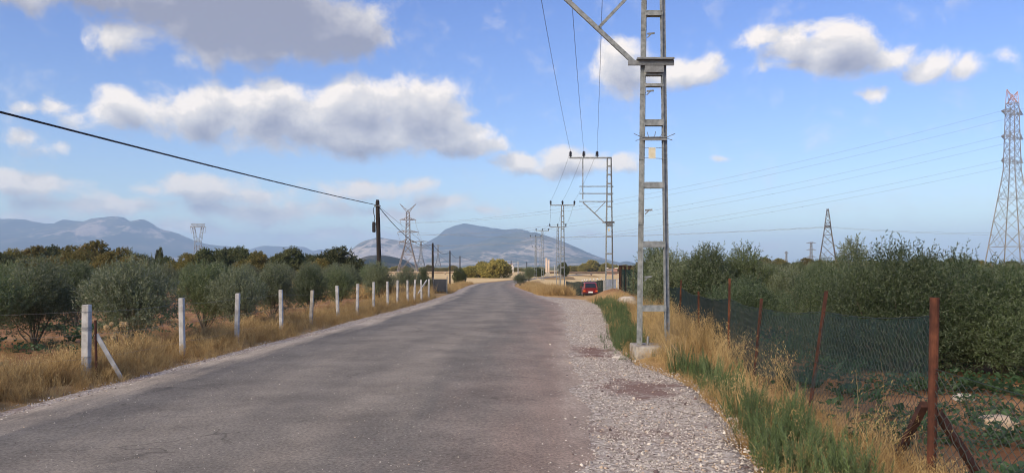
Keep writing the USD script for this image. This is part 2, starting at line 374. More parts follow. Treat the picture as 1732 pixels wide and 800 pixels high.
def curve(pts, end):
    p = sorted(((y, x) for x, y in pts))
    p.append(end)
    return PchipInterpolator([q[0] for q in p], [q[1] for q in p], extrapolate=True)


xl = curve(_L, (260, 22.0))
xr = curve(_R, (260, 29.0))
xg_raw = curve(_G, (260, 29.5))


def xg(d):
    return np.maximum(xg_raw(d), xr(d) + .25)


def shoulder(d):
    return .28 + .3 * sstep(12, 26, d)


def off_road(x, y):
    yy = np.clip(y, -9, 260)
    return np.maximum(np.maximum(xl(yy) - shoulder(yy) - x, x - xg(yy)), 0)


def terrain(x, y, bumps=True):
    x, y = np.broadcast_arrays(np.asarray(x, float), np.asarray(y, float))
    o = off_road(x, y)
    o = np.where(y > 255, 20, o)
    z = zroad(y) - (.9 * sstep(46, 86, y) * (x < 0) + .95 * sstep(37, 66, y) * (x >= 0)) * sstep(.5, 5, o) - .08 * (1 - sstep(0, .3, o))
    z = z - .4 * sstep(150, 400, y)
    if bumps:
        near = sstep(.2, 1.5, o)
        z = z + near * (.16 * (fbm2(x, y, .55, 4, 3) - .5) + .05 * (fbm2(x, y, 2.6, 2, 5) - .5)) * (1 - sstep(60, 200, y))
        # the dry bank at the turning place in front of the gate
        z = z + .62 * np.exp(-(((x - 5.3) / .8) ** 2 + ((y - 40) / 3.5) ** 2)) * .8
    return z


def axis(fine, step, far, grow):
    a = [0.0]
    while a[-1] < far:
        s = step if a[-1] < fine else s * grow
        a.append(a[-1] + s)
    return np.array(a)


ax = axis(14, .35, 30000, 1.11)
gx = np.concatenate([-ax[:0:-1], ax])
ay = axis(62, .4, 30000, 1.08)
gy = np.concatenate([-axis(8, .8, 6000, 1.3)[:0:-1], ay])
GX, GY = np.meshgrid(gx, gy, indexing='ij')
GZ = terrain(GX, GY)


def grid_faces(n, m):
    i, j = np.meshgrid(np.arange(n - 1), np.arange(m - 1), indexing='ij')
    A = i * m + j
    return np.concatenate([np.stack([A, A + m, A + m + 1], -1).reshape(-1, 3), np.stack([A, A + m + 1, A + 1], -1).reshape(-1, 3)])


o = off_road(GX, GY)
o = np.where(GY > 255, 50, o)
straw = np.maximum.reduce([1 - sstep(.9, 1.9, o), sstep(36, 50, GY) * (1 - sstep(3, 9, np.where(GX < 0, o, 0))), sstep(44, 60, GY) * (GX > 0) * (1 - sstep(10, 14, o)), sstep(95, 130, GY)])
straw = straw * (1 - sstep(700, 1100, GY))
plain = sstep(560, 800, GY)
UV = np.stack([np.clip(straw, 0, 1), plain], -1).reshape(-1, 2)
gn = {'g': ('geometry', {}), 'uv': ('texture_coordinate', {}), 's': ('separate_xyz', {}),
      'n1': ('noise_texture', {'scale': .55, 'detail': 6.0, 'roughness': .62}), 'r1': ('rgb_ramp', {'ramp': [(.3, (.20, .10, .05)), (.5, (.31, .17, .085)), (.7, (.44, .265, .135))]}),
      'n2': ('noise_texture', {'scale': 3.2, 'detail': 8.0, 'roughness': .7}), 'r2': ('rgb_ramp', {'ramp': [(.3, (.28, .17, .075)), (.5, (.44, .285, .125)), (.7, (.56, .40, .19))]}),
      'n3': ('noise_texture', {'scale': .011, 'detail': 5.0}), 'r3': ('rgb_ramp', {'ramp': [(.35, (.10, .12, .05)), (.5, (.17, .17, .08)), (.65, (.30, .27, .15))]}),
      'm1': ('mix_color', {}), 'm2': ('mix_color', {}), 'p': ('principled_bsdf', {'roughness': .97, 'specular_ior_level': .1}),
      'n4': ('noise_texture', {'scale': 9.0, 'detail': 6.0, 'roughness': .7}), 'b': ('bump', {'strength': .8, 'distance': .06})}
gl = [('g.position', 'n1.vector'), ('g.position', 'n2.vector'), ('g.position', 'n3.vector'), ('g.position', 'n4.vector'), ('n1.fac', 'r1.fac'), ('n2.fac', 'r2.fac'), ('n3.fac', 'r3.fac'), ('uv.UV', 's.vector'),
      ('s.x', 'm1.fac'), ('r1.color', 'm1.a'), ('r2.color', 'm1.b'), ('s.y', 'm2.fac'), ('m1.result', 'm2.a'), ('r3.color', 'm2.b'), ('m2.result', 'p.base_color'), ('n4.fac', 'b.height'), ('b.normal', 'p.normal')]
M['ground'] = usdkit.material(stage, '/World/Looks/ground', gn, gl, surface='p.BSDF')
obj('ground', (np.stack([GX, GY, GZ], -1).reshape(-1, 3), grid_faces(len(gx), len(gy))), M['ground'], smooth=True, uv=UV, kind='structure', label='reddish soil and dry grass plain on both sides of the road', cat='ground')


wx_, wy_ = np.linspace(-330, 330, 60), np.linspace(125, 640, 60)
WXX, WYY = np.meshgrid(wx_, wy_, indexing='ij')
M['wheat'] = mat('wheat', (.60, .43, .19), (.74, .56, .28), scale=.05, rough=1.0, stretch=(.3, 1, 1), bump=.6, bscale=2.0, bdist=.1)
obj('wheat_field', (np.stack([WXX, WYY, terrain(WXX, WYY) + .12 - .4 * (np.abs(WXX) > 325) - .4 * (WYY < 126)], -1).reshape(-1, 3), grid_faces(60, 60)), M['wheat'], smooth=True, kind='structure', label='pale golden stubble field stretching across the plain', cat='field')


def ribbon(xa, xb, ds, nl, zf, uvs=True):
    u = np.linspace(0, 1, nl)
    A, B = xa(ds), xb(ds)
    X = A[:, None] + (B - A)[:, None] * u
    Y = np.repeat(ds[:, None], nl, 1)
    V = np.stack([X, Y, zf(X, Y, np.broadcast_to(u, X.shape))], -1).reshape(-1, 3)
    f = grid_faces(len(ds), nl)[:, ::-1]
    return (V, f), np.stack([np.broadcast_to(u, X.shape), Y], -1).reshape(-1, 2)


ds = np.concatenate([np.arange(-9, 40, .18), np.arange(40, 130, .5), np.arange(130, 258, 2)])


def edge_noise(d, s, a):
    return a * (fbm2(d, d * 0 + s, 1.3, 4, 11) - .5) * 2


def zr_(X, Y, u):
    return zroad(Y) + .045 * (1 - (2 * u - 1) ** 4) - .02 + .006 * (fbm2(X, Y, 1.5, 3, 21) - .5)


(rm, ruv) = ribbon(lambda d: xl(d) + edge_noise(d, 1.0, .10), lambda d: xr(d) + edge_noise(d, 5.0, .22) + .12, ds, 26, zr_)
rn = {'g': ('geometry', {}), 'uv': ('texture_coordinate', {}), 's': ('separate_xyz', {}),
      'mp': ('mapping', {'scale': (1.0, .16, 1.0)}), 'n1': ('noise_texture', {'scale': 1.6, 'detail': 4.0, 'roughness': .6}),
      'n2': ('noise_texture', {'scale': 34.0, 'detail': 6.0, 'roughness': .85}), 'v': ('voronoi_texture', {'scale': 55.0}),
      'w': ('math', {'math_type': 'multiply_add', 'value2': .34, 'value3': -.17}), 'ua': ('math', {'math_type': 'add'}),
      'lane': ('rgb_ramp', {'ramp': [(0, (.42, .365, .295)), (.035, (.34, .295, .24)), (.12, (.15, .139, .124)), (.20, (.175, .160, .138)), (.34, (.245, .216, .178)), (.48, (.205, .183, .153)), (.60, (.26, .226, .184)), (.72, (.19, .170, .143)), (.84, (.245, .200, .163)), (.93, (.29, .22, .175)), (1, (.38, .305, .245))]}),
      'gr': ('map_range', {'from_min': .25, 'from_max': .75, 'to_min': .15, 'to_max': 1.85}), 'mul': ('vector_math', {'math_type': 'scale'}),
      'n5': ('noise_texture', {'scale': .9, 'detail': 5.0, 'roughness': .65}), 'g5': ('map_range', {'from_min': .3, 'from_max': .7, 'to_min': .74, 'to_max': 1.26}), 'mul2': ('vector_math', {'math_type': 'scale'}),
      'chips': ('map_range', {'clamp': True, 'from_min': .012, 'from_max': .2, 'to_min': 1.6, 'to_max': .95}), 'mul3': ('vector_math', {'math_type': 'scale'}),
      'b': ('bump', {'strength': .55, 'distance': .008}), 'p': ('principled_bsdf', {'roughness': .86, 'specular_ior_level': .25}),
      'wn': ('noise_texture', {'scale': 2.5, 'detail': 4.0}), 'wv': ('vector_math', {'math_type': 'multiply_add', 'vector2': (.45, .45, 0), 'vector3': (0, 0, 0)}), 'wa': ('vector_math', {'math_type': 'add'}),
      'cv': ('voronoi_texture', {'feature': 'distance_to_edge', 'scale': .75}), 'ck': ('map_range', {'clamp': True, 'from_min': .002, 'from_max': .010, 'to_min': .62, 'to_max': 1.0}), 'cm': ('noise_texture', {'scale': .35, 'detail': 2.0}),
      'cw': ('map_range', {'range_type': 'smoothstep', 'clamp': True, 'from_min': .52, 'from_max': .62}), 'cx': ('mix_float', {'a': 1.0}), 'mul4': ('vector_math', {'math_type': 'scale'}),
      'sn': ('noise_texture', {'scale': 1.7, 'detail': 5.0, 'roughness': .6}), 'st': ('map_range', {'range_type': 'smoothstep', 'clamp': True, 'from_min': .62, 'from_max': .74, 'to_min': 1.0, 'to_max': .72}), 'mul5': ('vector_math', {'math_type': 'scale'}), 'warm': ('vector_math', {'math_type': 'multiply', 'vector2': (1.04, 1.05, 1.01)})}
rl = [('mul5.vector', 'warm.vector1'), ('g.position', 'wn.vector'), ('wn.color', 'wv.vector1'), ('wv.vector', 'wa.vector1'), ('g.position', 'wa.vector2'), ('wa.vector', 'cv.vector'), ('cv.distance', 'ck.value'), ('g.position', 'cm.vector'), ('cm.fac', 'cw.value'), ('cw.result', 'cx.fac'), ('ck.result', 'cx.b'),
      ('mul3.vector', 'mul4.vector1'), ('cx.result', 'mul4.scale'), ('g.position', 'sn.vector'), ('sn.fac', 'st.value'), ('mul4.vector', 'mul5.vector1'), ('st.result', 'mul5.scale'),
      ('g.position', 'mp.vector'), ('mp.vector', 'n1.vector'), ('g.position', 'n2.vector'), ('g.position', 'v.vector'), ('g.position', 'n5.vector'), ('uv.UV', 's.vector'), ('n1.fac', 'w.value1'), ('s.x', 'ua.value1'), ('w.value', 'ua.value2'), ('ua.value', 'lane.fac'),
      ('n2.fac', 'gr.value'), ('lane.color', 'mul.vector1'), ('gr.result', 'mul.scale'), ('n5.fac', 'g5.value'), ('mul.vector', 'mul2.vector1'), ('g5.result', 'mul2.scale'), ('v.distance', 'chips.value'), ('mul2.vector', 'mul3.vector1'), ('chips.result', 'mul3.scale'),
      ('warm.vector', 'p.base_color'), ('n2.fac', 'b.height'), ('b.normal', 'p.normal')]
M['asphalt'] = usdkit.material(stage, '/World/Looks/asphalt', rn, rl, surface='p.BSDF')
obj('road', rm, M['asphalt'], smooth=True, uv=ruv, kind='structure', label='worn dusty asphalt country road curving left into the distance', cat='road')


def gravel_material(name, patches):
    n = {'g': ('geometry', {}), 'v': ('voronoi_texture', {'scale': 30.0, 'randomness': 1.0}), 'v2': ('voronoi_texture', {'scale': 62.0}),
         'bw': ('separate_xyz', {}), 'r': ('rgb_ramp', {'ramp': [(0, (.25, .205, .16)), (.22, (.41, .35, .285)), (.5, (.51, .45, .375)), (.8, (.60, .54, .455)), (1, (.72, .66, .57))]}),
         'n1': ('noise_texture', {'scale': .75, 'detail': 5.0, 'roughness': .65}), 'pm': ('map_range', {'range_type': 'smoothstep', 'clamp': True, 'from_min': .50, 'from_max': .66, 'to_max': .75}),
         'm': ('mix_color', {'b': (.20, .12, .095)}), 'b': ('bump', {'strength': .5, 'distance': .015, 'invert': True}), 'p': ('principled_bsdf', {'roughness': .95, 'specular_ior_level': .15}),
         'ed': ('map_range', {'clamp': True, 'from_min': .0, 'from_max': .55, 'to_min': 1.1, 'to_max': .72}), 'sc': ('vector_math', {'math_type': 'scale'})}
    l = [('g.position', 'v.vector'), ('g.position', 'v2.vector'), ('v.color', 'bw.vector'), ('bw.x', 'r.fac'), ('v.distance', 'ed.value'), ('r.color', 'sc.vector1'), ('ed.result', 'sc.scale'),
         ('g.position', 'n1.vector'), ('n1.fac', 'pm.value'), ('sc.vector', 'm.a'), ('m.result', 'p.base_color'), ('v.distance', 'b.height'), ('b.normal', 'p.normal')]
    if patches:
        # bare earth shows through in two long patches in front of the pole
        n['mp'] = ('mapping', {'location': (-1.75 / 1.0, -10.2 / 1.3, 0), 'scale': (1 / 1.0, 1 / 1.3, 0)}); l.append(('g.position', 'mp.vector'))
        n['sp'] = ('gradient_texture', {'gradient_type': 'spherical'}); l.append(('mp.vector', 'sp.vector'))
        n['mp2'] = ('mapping', {'location': (-1.5 / .7, -14.5 / 1.6, 0), 'scale': (1 / .7, 1 / 1.6, 0)}); l.append(('g.position', 'mp2.vector'))
        n['sp2'] = ('gradient_texture', {'gradient_type': 'spherical'}); l.append(('mp2.vector', 'sp2.vector'))
        n['sm'] = ('math', {'math_type': 'maximum'}); l += [('sp.fac', 'sm.value1'), ('sp2.fac', 'sm.value2')]
        n['n6'] = ('noise_texture', {'scale': 3.0, 'detail': 6.0, 'roughness': .7}); l.append(('g.position', 'n6.vector'))
        n['ad'] = ('math', {'math_type': 'multiply_add', 'value2': 2.6, 'value3': -1.5}); l.append(('n6.fac', 'ad.value1'))
        n['ad2'] = ('math', {'math_type': 'add'}); l += [('sm.value', 'ad2.value1'), ('ad.value', 'ad2.value2')]
        n['pc'] = ('map_range', {'range_type': 'smoothstep', 'clamp': True, 'from_min': .0, 'from_max': .6, 'to_max': .86}); l.append(('ad2.value', 'pc.value'))
        n['mxx'] = ('math', {'math_type': 'multiply_add', 'value2': .5}); l += [('pm.result', 'mxx.value1'), ('pc.result', 'mxx.value3')]
        n['mcl'] = ('clamp', {}); l += [('mxx.value', 'mcl.value'), ('mcl.result', 'm.fac')]
    else:
        n['mxx'] = ('math', {'math_type': 'multiply', 'value2': .5}); l += [('pm.result', 'mxx.value1'), ('mxx.value', 'm.fac')]
    return usdkit.material(stage, '/World/Looks/' + name, n, l, surface='p.BSDF')


M['gravel'] = gravel_material('gravel', True)
M['grit'] = gravel_material('grit', False)


def zgravel(X, Y, u):
    return zroad(Y) - .018 + .035 * (fbm2(X, Y, 1.1, 4, 31) - .5) * np.minimum(1, u * 6) - .05 * sstep(.93, 1, u)


gm, guv = ribbon(lambda d: xr(d) - .45, lambda d: xg(d) + edge_noise(d, 9., .15), ds[ds < 75], 30, zgravel)
obj('gravel_shoulder', gm, M['gravel'], smooth=True, uv=guv, kind='structure', label='pale loose gravel shoulder along the right side of the road', cat='gravel')


def zgrit(X, Y, u):
    return zroad(Y) - .03 + .012 * (fbm2(X, Y, 2.1, 4, 41) - .5) - .05 * sstep(.12, 0, u)


lm, luv = ribbon(lambda d: xl(d) - shoulder(d) - .05 + edge_noise(d, 13., .1), lambda d: xl(d) + .35, ds[ds < 130], 10, zgrit)
obj('road_edge', lm, M['grit'], smooth=True, uv=luv, kind='structure', label='narrow pale grit strip along the left edge of the road', cat='road edge')

# ------------------------------------------------------------------ mountains
def at(px, py, d):
    return np.array([(px - CX) / FPX * d, d, EYE + (CY - py) / FPX * d])


def mountain_mat(name, shrub, shrub2, rock, s, amount, soil=(.25, .2, .14)):
    n = {'g': ('geometry', {}), 'n1': ('noise_texture', {'scale': s, 'detail': 9.0, 'roughness': .62}), 'r1': ('rgb_ramp', {'ramp': [(.38, shrub), (.52, shrub2), (.7, soil)]}),
         'mp': ('mapping', {'scale': (1.0, 1.0, .6)}), 'n2': ('noise_texture', {'scale': s * 2.2, 'detail': 8.0, 'roughness': .68}), 'n3': ('noise_texture', {'scale': s * .35, 'detail': 3.0}),
         'ad': ('math', {'math_type': 'multiply_add', 'value2': .9, 'value3': -.42}), 'ad2': ('math', {'math_type': 'add'}),
         'k': ('map_range', {'range_type': 'smoothstep', 'clamp': True, 'from_min': .64 - amount, 'from_max': .76 - amount}), 'm': ('mix_color', {'b': rock}),
         'p': ('principled_bsdf', {'roughness': 1.0, 'specular_ior_level': .0}), 'bp': ('bump', {'strength': 1.0, 'distance': 40.0})}
    l = [('g.position', 'n1.vector'), ('g.position', 'mp.vector'), ('mp.vector', 'n2.vector'), ('g.position', 'n3.vector'), ('n3.fac', 'ad.value1'), ('n2.fac', 'ad2.value1'), ('ad.value', 'ad2.value2'), ('ad2.value', 'k.value'),
         ('n1.fac', 'r1.fac'), ('r1.color', 'm.a'), ('k.result', 'm.fac'), ('m.result', 'p.base_color'), ('n2.fac', 'bp.height'), ('bp.normal', 'p.normal')]
    return usdkit.material(stage, '/World/Looks/' + name, n, l, surface='p.BSDF')


M['far_range'] = mountain_mat('far_range', (.035, .05, .035), (.06, .072, .048), (.36, .30, .23), .0026, .02, soil=(.17, .15, .1))
M['rock_range'] = mountain_mat('rock_range', (.06, .07, .045), (.10, .105, .065), (.54, .47, .37), .0034, .2)
M['big_range'] = mountain_mat('big_range', (.05, .068, .04), (.11, .115, .065), (.46, .39, .28), .0032, .11)
M['near_hill'] = mountain_mat('near_hill', (.014, .022, .010), (.030, .036, .018), (.20, .17, .14), .008, .03)


def ridge(name, label, pts, D, front, back, m, seed, rough=.6, crest=.05, base=460, cells=None):
    px = np.array([p[0] for p in pts], float); py = np.array([p[1] for p in pts], float)
    nx, nt = cells or (340, 80)
    X = np.linspace(px[0], px[-1], nx); H = PchipInterpolator(px, py)(X)
    Z = np.maximum((451.5 - H) / FPX * D, 0)
    t = np.linspace(-1, 1, nt)
    wx = (X - CX) / FPX * D
    T, WX = np.meshgrid(t, wx, indexing='ij')
    Y = D + np.where(T < 0, T * front, T * back)
    prof = np.maximum(1 - np.abs(T) ** .9, 0) ** 1.12
    size = float(front) / 3.0
    rav = 1 - np.abs(2 * fbm2(WX, Y * .55, 2 / size, 6, seed) - 1) * 2.0
    wob = fbm2(WX, Y, 1 / (size * 2.2), 3, seed + 9) - .5
    z = Z[None] * prof * np.minimum(1, Y / D) ** 1.1 * (1 + crest * (fbm2(WX, Y, 5 / size, 4, seed + 5) - .5) * 2 + (1 - prof) * (rough * (rav - .95) + .5 * (wob - .25)))
    z = z - 8
    ends = np.minimum(1, np.minimum(np.arange(nx), np.arange(nx)[::-1]) / (nx * .06))
    z = z * ends[None] - 8 * (1 - ends[None])
    V = np.stack([WX, Y, z], -1).reshape(-1, 3)
    f = grid_faces(nt, nx)[:, ::-1]
    obj(name, (V, f), m, smooth=True, kind='structure', label=label, cat='mountain')


ridge('mountain_range', 'long blue mountain range on the far left horizon', [(-420, 400), (-300, 380), (-160, 385), (-60, 372), (0, 368), (30, 368), (75, 377), (95, 377), (110, 371), (142, 371), (160, 366), (185, 364), (205, 365), (220, 372), (240, 370), (255, 377), (270, 386), (290, 391), (315, 401), (345, 411), (390, 417), (440, 428), (500, 446)], 9500, 3600, 2500, M['far_range'], 1)
ridge('mountain_range', 'low faint mountain ridge between the left range and the rocky mountain', [(395, 446), (425, 421), (450, 414), (480, 416), (510, 416), (530, 424), (545, 421), (565, 432), (600, 446)], 11500, 2500, 2500, M['far_range'], 2, cells=(160, 50))
ridge('rocky_mountain', 'pale bare rocky mountain crest behind the left lattice tower', [(560, 446), (590, 426), (606, 412), (620, 405), (640, 400), (665, 404), (690, 408), (720, 420), (760, 432), (810, 446)], 7600, 1900, 1800, M['rock_range'], 3, rough=.7)
ridge('tall_mountain', 'tall blue mountain summit with a long sloping right shoulder', [(640, 446), (700, 420), (738, 400), (755, 386), (770, 380), (786, 377), (800, 379), (830, 383), (852, 387), (875, 386), (890, 388), (905, 396), (940, 410), (985, 428), (1040, 446)], 9800, 2600, 2500, M['far_range'], 4)
ridge('sloping_mountain', 'rocky sloping mountain in front of the tall summit, falling to the right', [(640, 446), (700, 432), (740, 424), (790, 412), (830, 402), (860, 394), (880, 391), (900, 392), (925, 397), (950, 406), (975, 418), (1000, 429), (1030, 439), (1065, 446)], 8000, 2700, 1600, M['big_range'], 5, rough=.75)
ridge('distant_hill', 'small blue hill to the right of the sloping mountain', [(1015, 449), (1035, 443), (1052, 440), (1066, 442), (1080, 447), (1120, 449), (1300, 447), (1500, 448), (1800, 449)], 7000, 1100, 1100, M['far_range'], 6, cells=(200, 40))
ridge('scrub_hill', 'dark scrubby rocky hill at the foot of the pale mountain', [(570, 452), (600, 440), (615, 431), (640, 427), (662, 430), (685, 436), (705, 446), (730, 454)], 2400, 420, 420, M['near_hill'], 7, rough=.45, crest=.09, base=456)

# ------------------------------------------------------------------ leaves and trees
def leaves(base, d, side, L, W, fold=.12):
    """flat pointed leaves, four corners each"""
    d = d / np.maximum(np.linalg.norm(d, axis=1, keepdims=True), 1e-9)
    side = side - d * (side * d).sum(1, keepdims=True); side /= np.maximum(np.linalg.norm(side, axis=1, keepdims=True), 1e-9)
    up = np.cross(d, side)
    L, W = np.broadcast_to(L, len(base))[:, None], np.broadcast_to(W, len(base))[:, None]
    mid = base + d * L * .5
    v = np.stack([base, mid + side * W / 2 + up * W * fold, base + d * L, mid - side * W / 2 + up * W * fold], 1).reshape(-1, 3)
    k = np.arange(len(base))[:, None] * 4
    return v, np.vstack([k + [0, 1, 2], k + [0, 2, 3]])


def unit(r, n):
    v = r.normal(size=(n, 3))
    return v / np.linalg.norm(v, axis=1, keepdims=True)


def tree_meshes(seed, lobes, shoots, per, L, W, up=.7, slen=(.18, .4), stems=3, r0=.05, inner=.35, base_h=0.0, spray=.8):
    """crown of leafy shoots spread over lobes, and a forked trunk that reaches into them"""
    r = np.random.default_rng(seed)
    C = np.array([q[:3] for q in lobes]); R = np.array([q[3:6] for q in lobes])
    wgt = (R.prod(1)) ** .67; wgt /= wgt.sum()
    k = r.choice(len(lobes), shoots, p=wgt)
    dr = unit(r, shoots); rad = inner + (1 - inner) * r.random(shoots) ** .45
    p = C[k] + dr * R[k] * rad[:, None]
    sd = dr * .75 + r.normal(size=(shoots, 3)) * .33; sd[:, 2] += up
    sd /= np.linalg.norm(sd, axis=1, keepdims=True)
    sl = r.uniform(*slen, shoots)
    t = (np.arange(per) + .5) / per
    B = (p[:, None] + sd[:, None] * (sl[:, None, None] * t[None, :, None])).reshape(-1, 3)
    q = unit(r, shoots * per); D = np.repeat(sd, per, 0) * .75 + q * spray
    LL = L * r.uniform(.7, 1.25, len(B)); 
    v, f = leaves(B, D, unit(r, len(B)), LL, W * r.uniform(.8, 1.2, len(B)))
    # fine twigs under the outermost shoots and the trunk
    tr = MB()
    top = sorted(range(len(lobes)), key=lambda i: -wgt[i])
    roots = []
    for s in range(stems):
        a = 2 * np.pi * (s + r.random() * .5) / stems
        b = np.array([math.cos(a) * r0 * .8, math.sin(a) * r0 * .8, base_h - .08])
        roots.append((b, a))
    for j, i in enumerate(top):
        b, a = roots[j % stems]
        c = C[i]
        m1 = b + (c - b) * .35 + np.array([*(r.normal(size=2) * .05), .06]); m2 = b + (c - b) * .7 + r.normal(size=3) * .05
        tr.tube([b, b * .4 + m1 * .6 , m1, m2, c, c + (c - m2) * .4], np.array([1, .8, .66, .42, .25, .1]) * r0 * (1 if j < stems else .62), 6)
    return (v, f), tr.get()


def round_lobes(seed, R, H, low, n, jit=.18, top=2):
    r = np.random.default_rng(seed); out = []
    for i in range(n):
        a = 2 * np.pi * (i + r.random() * .7) / n
        rr = R * r.uniform(.42, .66)
        z = low + (H - low) * r.uniform(.18, .62)
        s = R * r.uniform(.34, .52)
        out.append((rr * math.cos(a), rr * math.sin(a), z, s, s, s * r.uniform(.8, 1.1) * (H - low) / (1.6 * R)))
    for i in range(top):
        s = R * r.uniform(.30, .42)
        out.append((R * r.normal() * .2, R * r.normal() * .2, H - s * r.uniform(.8, 1.2), s, s, s * 1.1))
    out.append((0, 0, low + (H - low) * .45, R * .55, R * .55, (H - low) * .38))
    return out


def tree_model(name, meshes, leafm, barkm, uv=None):
    c = model(name)
    obj('crown', meshes[0], leafm, c)
    obj('trunk', meshes[1], barkm, c, smooth=True)
    return c


olives = []
for k in range(4):
    H, R, low = [(1.95, 1.0, .46), (2.0, .95, .36), (1.9, 1.08, .28), (2.1, .88, .46)][k]
    olives.append(tree_model(f'olive_model_{"abcd"[k]}', tree_meshes(40 + k, round_lobes(60 + k, R, H, low, 8 + k % 3), 1900, 13, .076, .020, up=.75, stems=2 + k % 2, r0=.036), M[('olive_leaf', 'olive_leaf_green', 'olive_leaf_silver', 'olive_leaf_dark')[k]], M['bark']))
bushy = []
for k in range(2):
    H, R, low = [(2.0, 1.3, .28), (1.75, 1.15, .2)][k]
    bushy.append(tree_model(f'big_olive_model_{"ab"[k]}', tree_meshes(140 + k, round_lobes(160 + k, R, H, low, 11), 4300, 15, .058, .0165, up=.6, stems=3, r0=.05), M['olive_leaf_near'], M['bark']))
thin = tree_model('thin_olive_model', tree_meshes(180, [(0, 0, 1.5, .25, .25, .6), (.3, .1, 1.2, .25, .3, .5), (-.3, 0, 1.15, .3, .25, .5), (.1, -.2, 1.75, .18, .18, .45), (-.15, .2, 1.7, .15, .15, .4)], 330, 12, .09, .026, up=1.2, stems=2, r0=.03), M['olive_leaf'], M['bark'])
woods = []
for k, (lm_, H, R) in enumerate([('pine_leaf', 6.0, 3.6), ('pine_leaf', 5.4, 3.9), ('dark_leaf', 5.8, 3.0), ('dark_leaf', 5.0, 3.4)]):
    woods.append(tree_model(f'wood_model_{"abcd"[k]}', tree_meshes(240 + k, round_lobes(260 + k, R, H, 1.1, 12, top=4), 2600, 9, .26, .13, up=.5, slen=(.25, .55), stems=1, r0=.17, inner=.6, spray=1.2), M[lm_], M['bark']))
golds = [tree_model(f'gold_tree_model_{"ab"[k]}', tree_meshes(280 + k, round_lobes(290 + k, 3.4, 4.6, .4, 11, top=3), 1500, 8, .45, .25, up=.4, slen=(.4, .8), stems=1, r0=.16, inner=.6, spray=1.2), M['gold_leaf'], M['bark']) for k in range(2)]
cyp = tree_model('cypress_model', tree_meshes(300, [(0, 0, z, .75 * w, .75 * w, 1.3) for z, w in ((1.6, .8), (3, 1), (4.6, .95), (6.2, .75), (7.4, .4))], 900, 8, .35, .16, up=1.5, slen=(.3, .6), stems=1, r0=.12, inner=.6), M['dark_leaf'], M['bark'])

r = np.random.default_rng(11)
placed = []


def tree_at(cls, name, label, px, d, top, natural, cat='olive tree', group=None, wide=1.0, rz=None):
    x = (px - CX) / FPX * d
    z = float(terrain(x, d))
    h = EYE + (CY - top) / FPX * d - z
    s = h / natural
    copy_of(cls, name, label, cat, (x, d, z - .02), r.random() * 6.28 if rz is None else rz, (s * wide, s * wide, s), group)
    placed.append((x, d, s * wide))


OL = (2.13, 2.19, 2.09, 2.29)
for px, d, top, k, lab, wide in [
    (58, 15.6, 438, 0, 'olive tree on thin twin stems left of the first white fence post', .98),
    (222, 14.6, 431, 2, 'bushy olive tree right behind the dried globe flower heads', .92),
    (-28, 14.2, 446, 1, 'olive tree cut off by the left edge of the picture, nearest row', .95),
    (128, 20.5, 440, 3, 'olive tree standing between the twin-stemmed tree and the globe flowers, second row', 1.0),
    (345, 19.0, 443, 1, 'olive tree behind the gap between second and third white posts', .95),
    (398, 18.6, 449, 2, 'round olive tree directly behind the third white post', .8),
    (460, 23.0, 446, 0, 'olive tree behind the fourth white post', .85),
    (522, 26.0, 448, 3, 'olive tree behind the fifth, greyer fence post', 1.0),
    (573, 31.0, 452, 1, 'olive tree behind the sixth white post', 1.0),
    (640, 38.0, 444, 0, 'olive tree at the foot of the black pole with a cable box', .95),
    (688, 45.0, 452, 2, 'olive tree under the left lattice tower', .9),
    (717, 50.0, 452, 3, 'last small olive tree before the netting panel', .7)]:
    tree_at(olives[k], 'olive_tree', lab, px, d, top, OL[k], wide=wide)
row = 'young olive trees in the rows of the left orchard'
for d in np.arange(19.5, 66, 6.4):
    for X in np.arange(-46, -8.6 - .02 * d, 4.8):
        x = X + r.normal() * .5; y = d + r.normal() * .6
        px = CX + FPX * x / y
        if px < -90 or px > 735 or min([(x - a) ** 2 + (y - b) ** 2 for a, b, _ in placed]) < 6.5:
            continue
        k = int(r.integers(4))
        tree_at(olives[k], 'olive_tree', 'grey-green young olive tree deep in the rows of the left orchard', px, y, 450 - r.uniform(2, 15) * 20 / y ** .98, OL[k], group=row, wide=r.uniform(.75, 1.05))

for px, d, top, cls, nat, lab, wide in [
    (1525, 11.6, 396, bushy[0], 2.25, 'largest olive tree, rising above the others left of the nearest rusty post', .95),
    (1700, 11.2, 438, bushy[1], 2.0, 'dense olive bush at the right edge behind the chain-link', 1.0),
    (1622, 13.6, 430, bushy[1], 2.0, 'olive bush behind the nearest rusty post', 1.05),
    (1415, 13.4, 436, bushy[0], 2.25, 'wide olive tree behind the leaning second rusty post', .9),
    (1265, 16.5, 462, bushy[1], 2.0, 'pale leafy olive bush behind the third and fourth rusty posts', 1.0),
    (1440, 20.5, 413, thin, 2.15, 'thin sparse olive sapling seen against the sky right of the pyramid tower', 1.1),
    (1392, 27.0, 431, bushy[0], 2.25, 'dark olive tree at the foot of the pyramid tower', .75),
    (1250, 22.0, 422, olives[1], 2.08, 'olive tree with two tufted tops right of the ladder-like pole', 1.05),
    (1196, 21.0, 419, olives[3], 2.16, 'tall narrow olive tree, second to the right of the ladder-like pole', 1.0),
    (1142, 23.0, 433, olives[0], 2.03, 'olive tree just right of the ladder-like pole', 1.05),
    (1113, 27.0, 430, olives[3], 1.9, 'olive tree seen between the legs of the ladder-like pole', .9),
    (1325, 21.0, 446, olives[0], 2.25, 'low olive tree in the gap left of the pyramid tower', .95),
    (1800, 13.5, 427, bushy[0], 2.25, 'olive tree cut off by the right edge of the picture', .95),
    (1560, 19.0, 424, bushy[1], 2.0, 'olive bush in the second row behind the largest olive tree', 1.0)]:
    tree_at(cls, 'olive_tree', lab, px, d, top, nat, wide=wide)
row = 'olive trees in the rows of the right orchard'
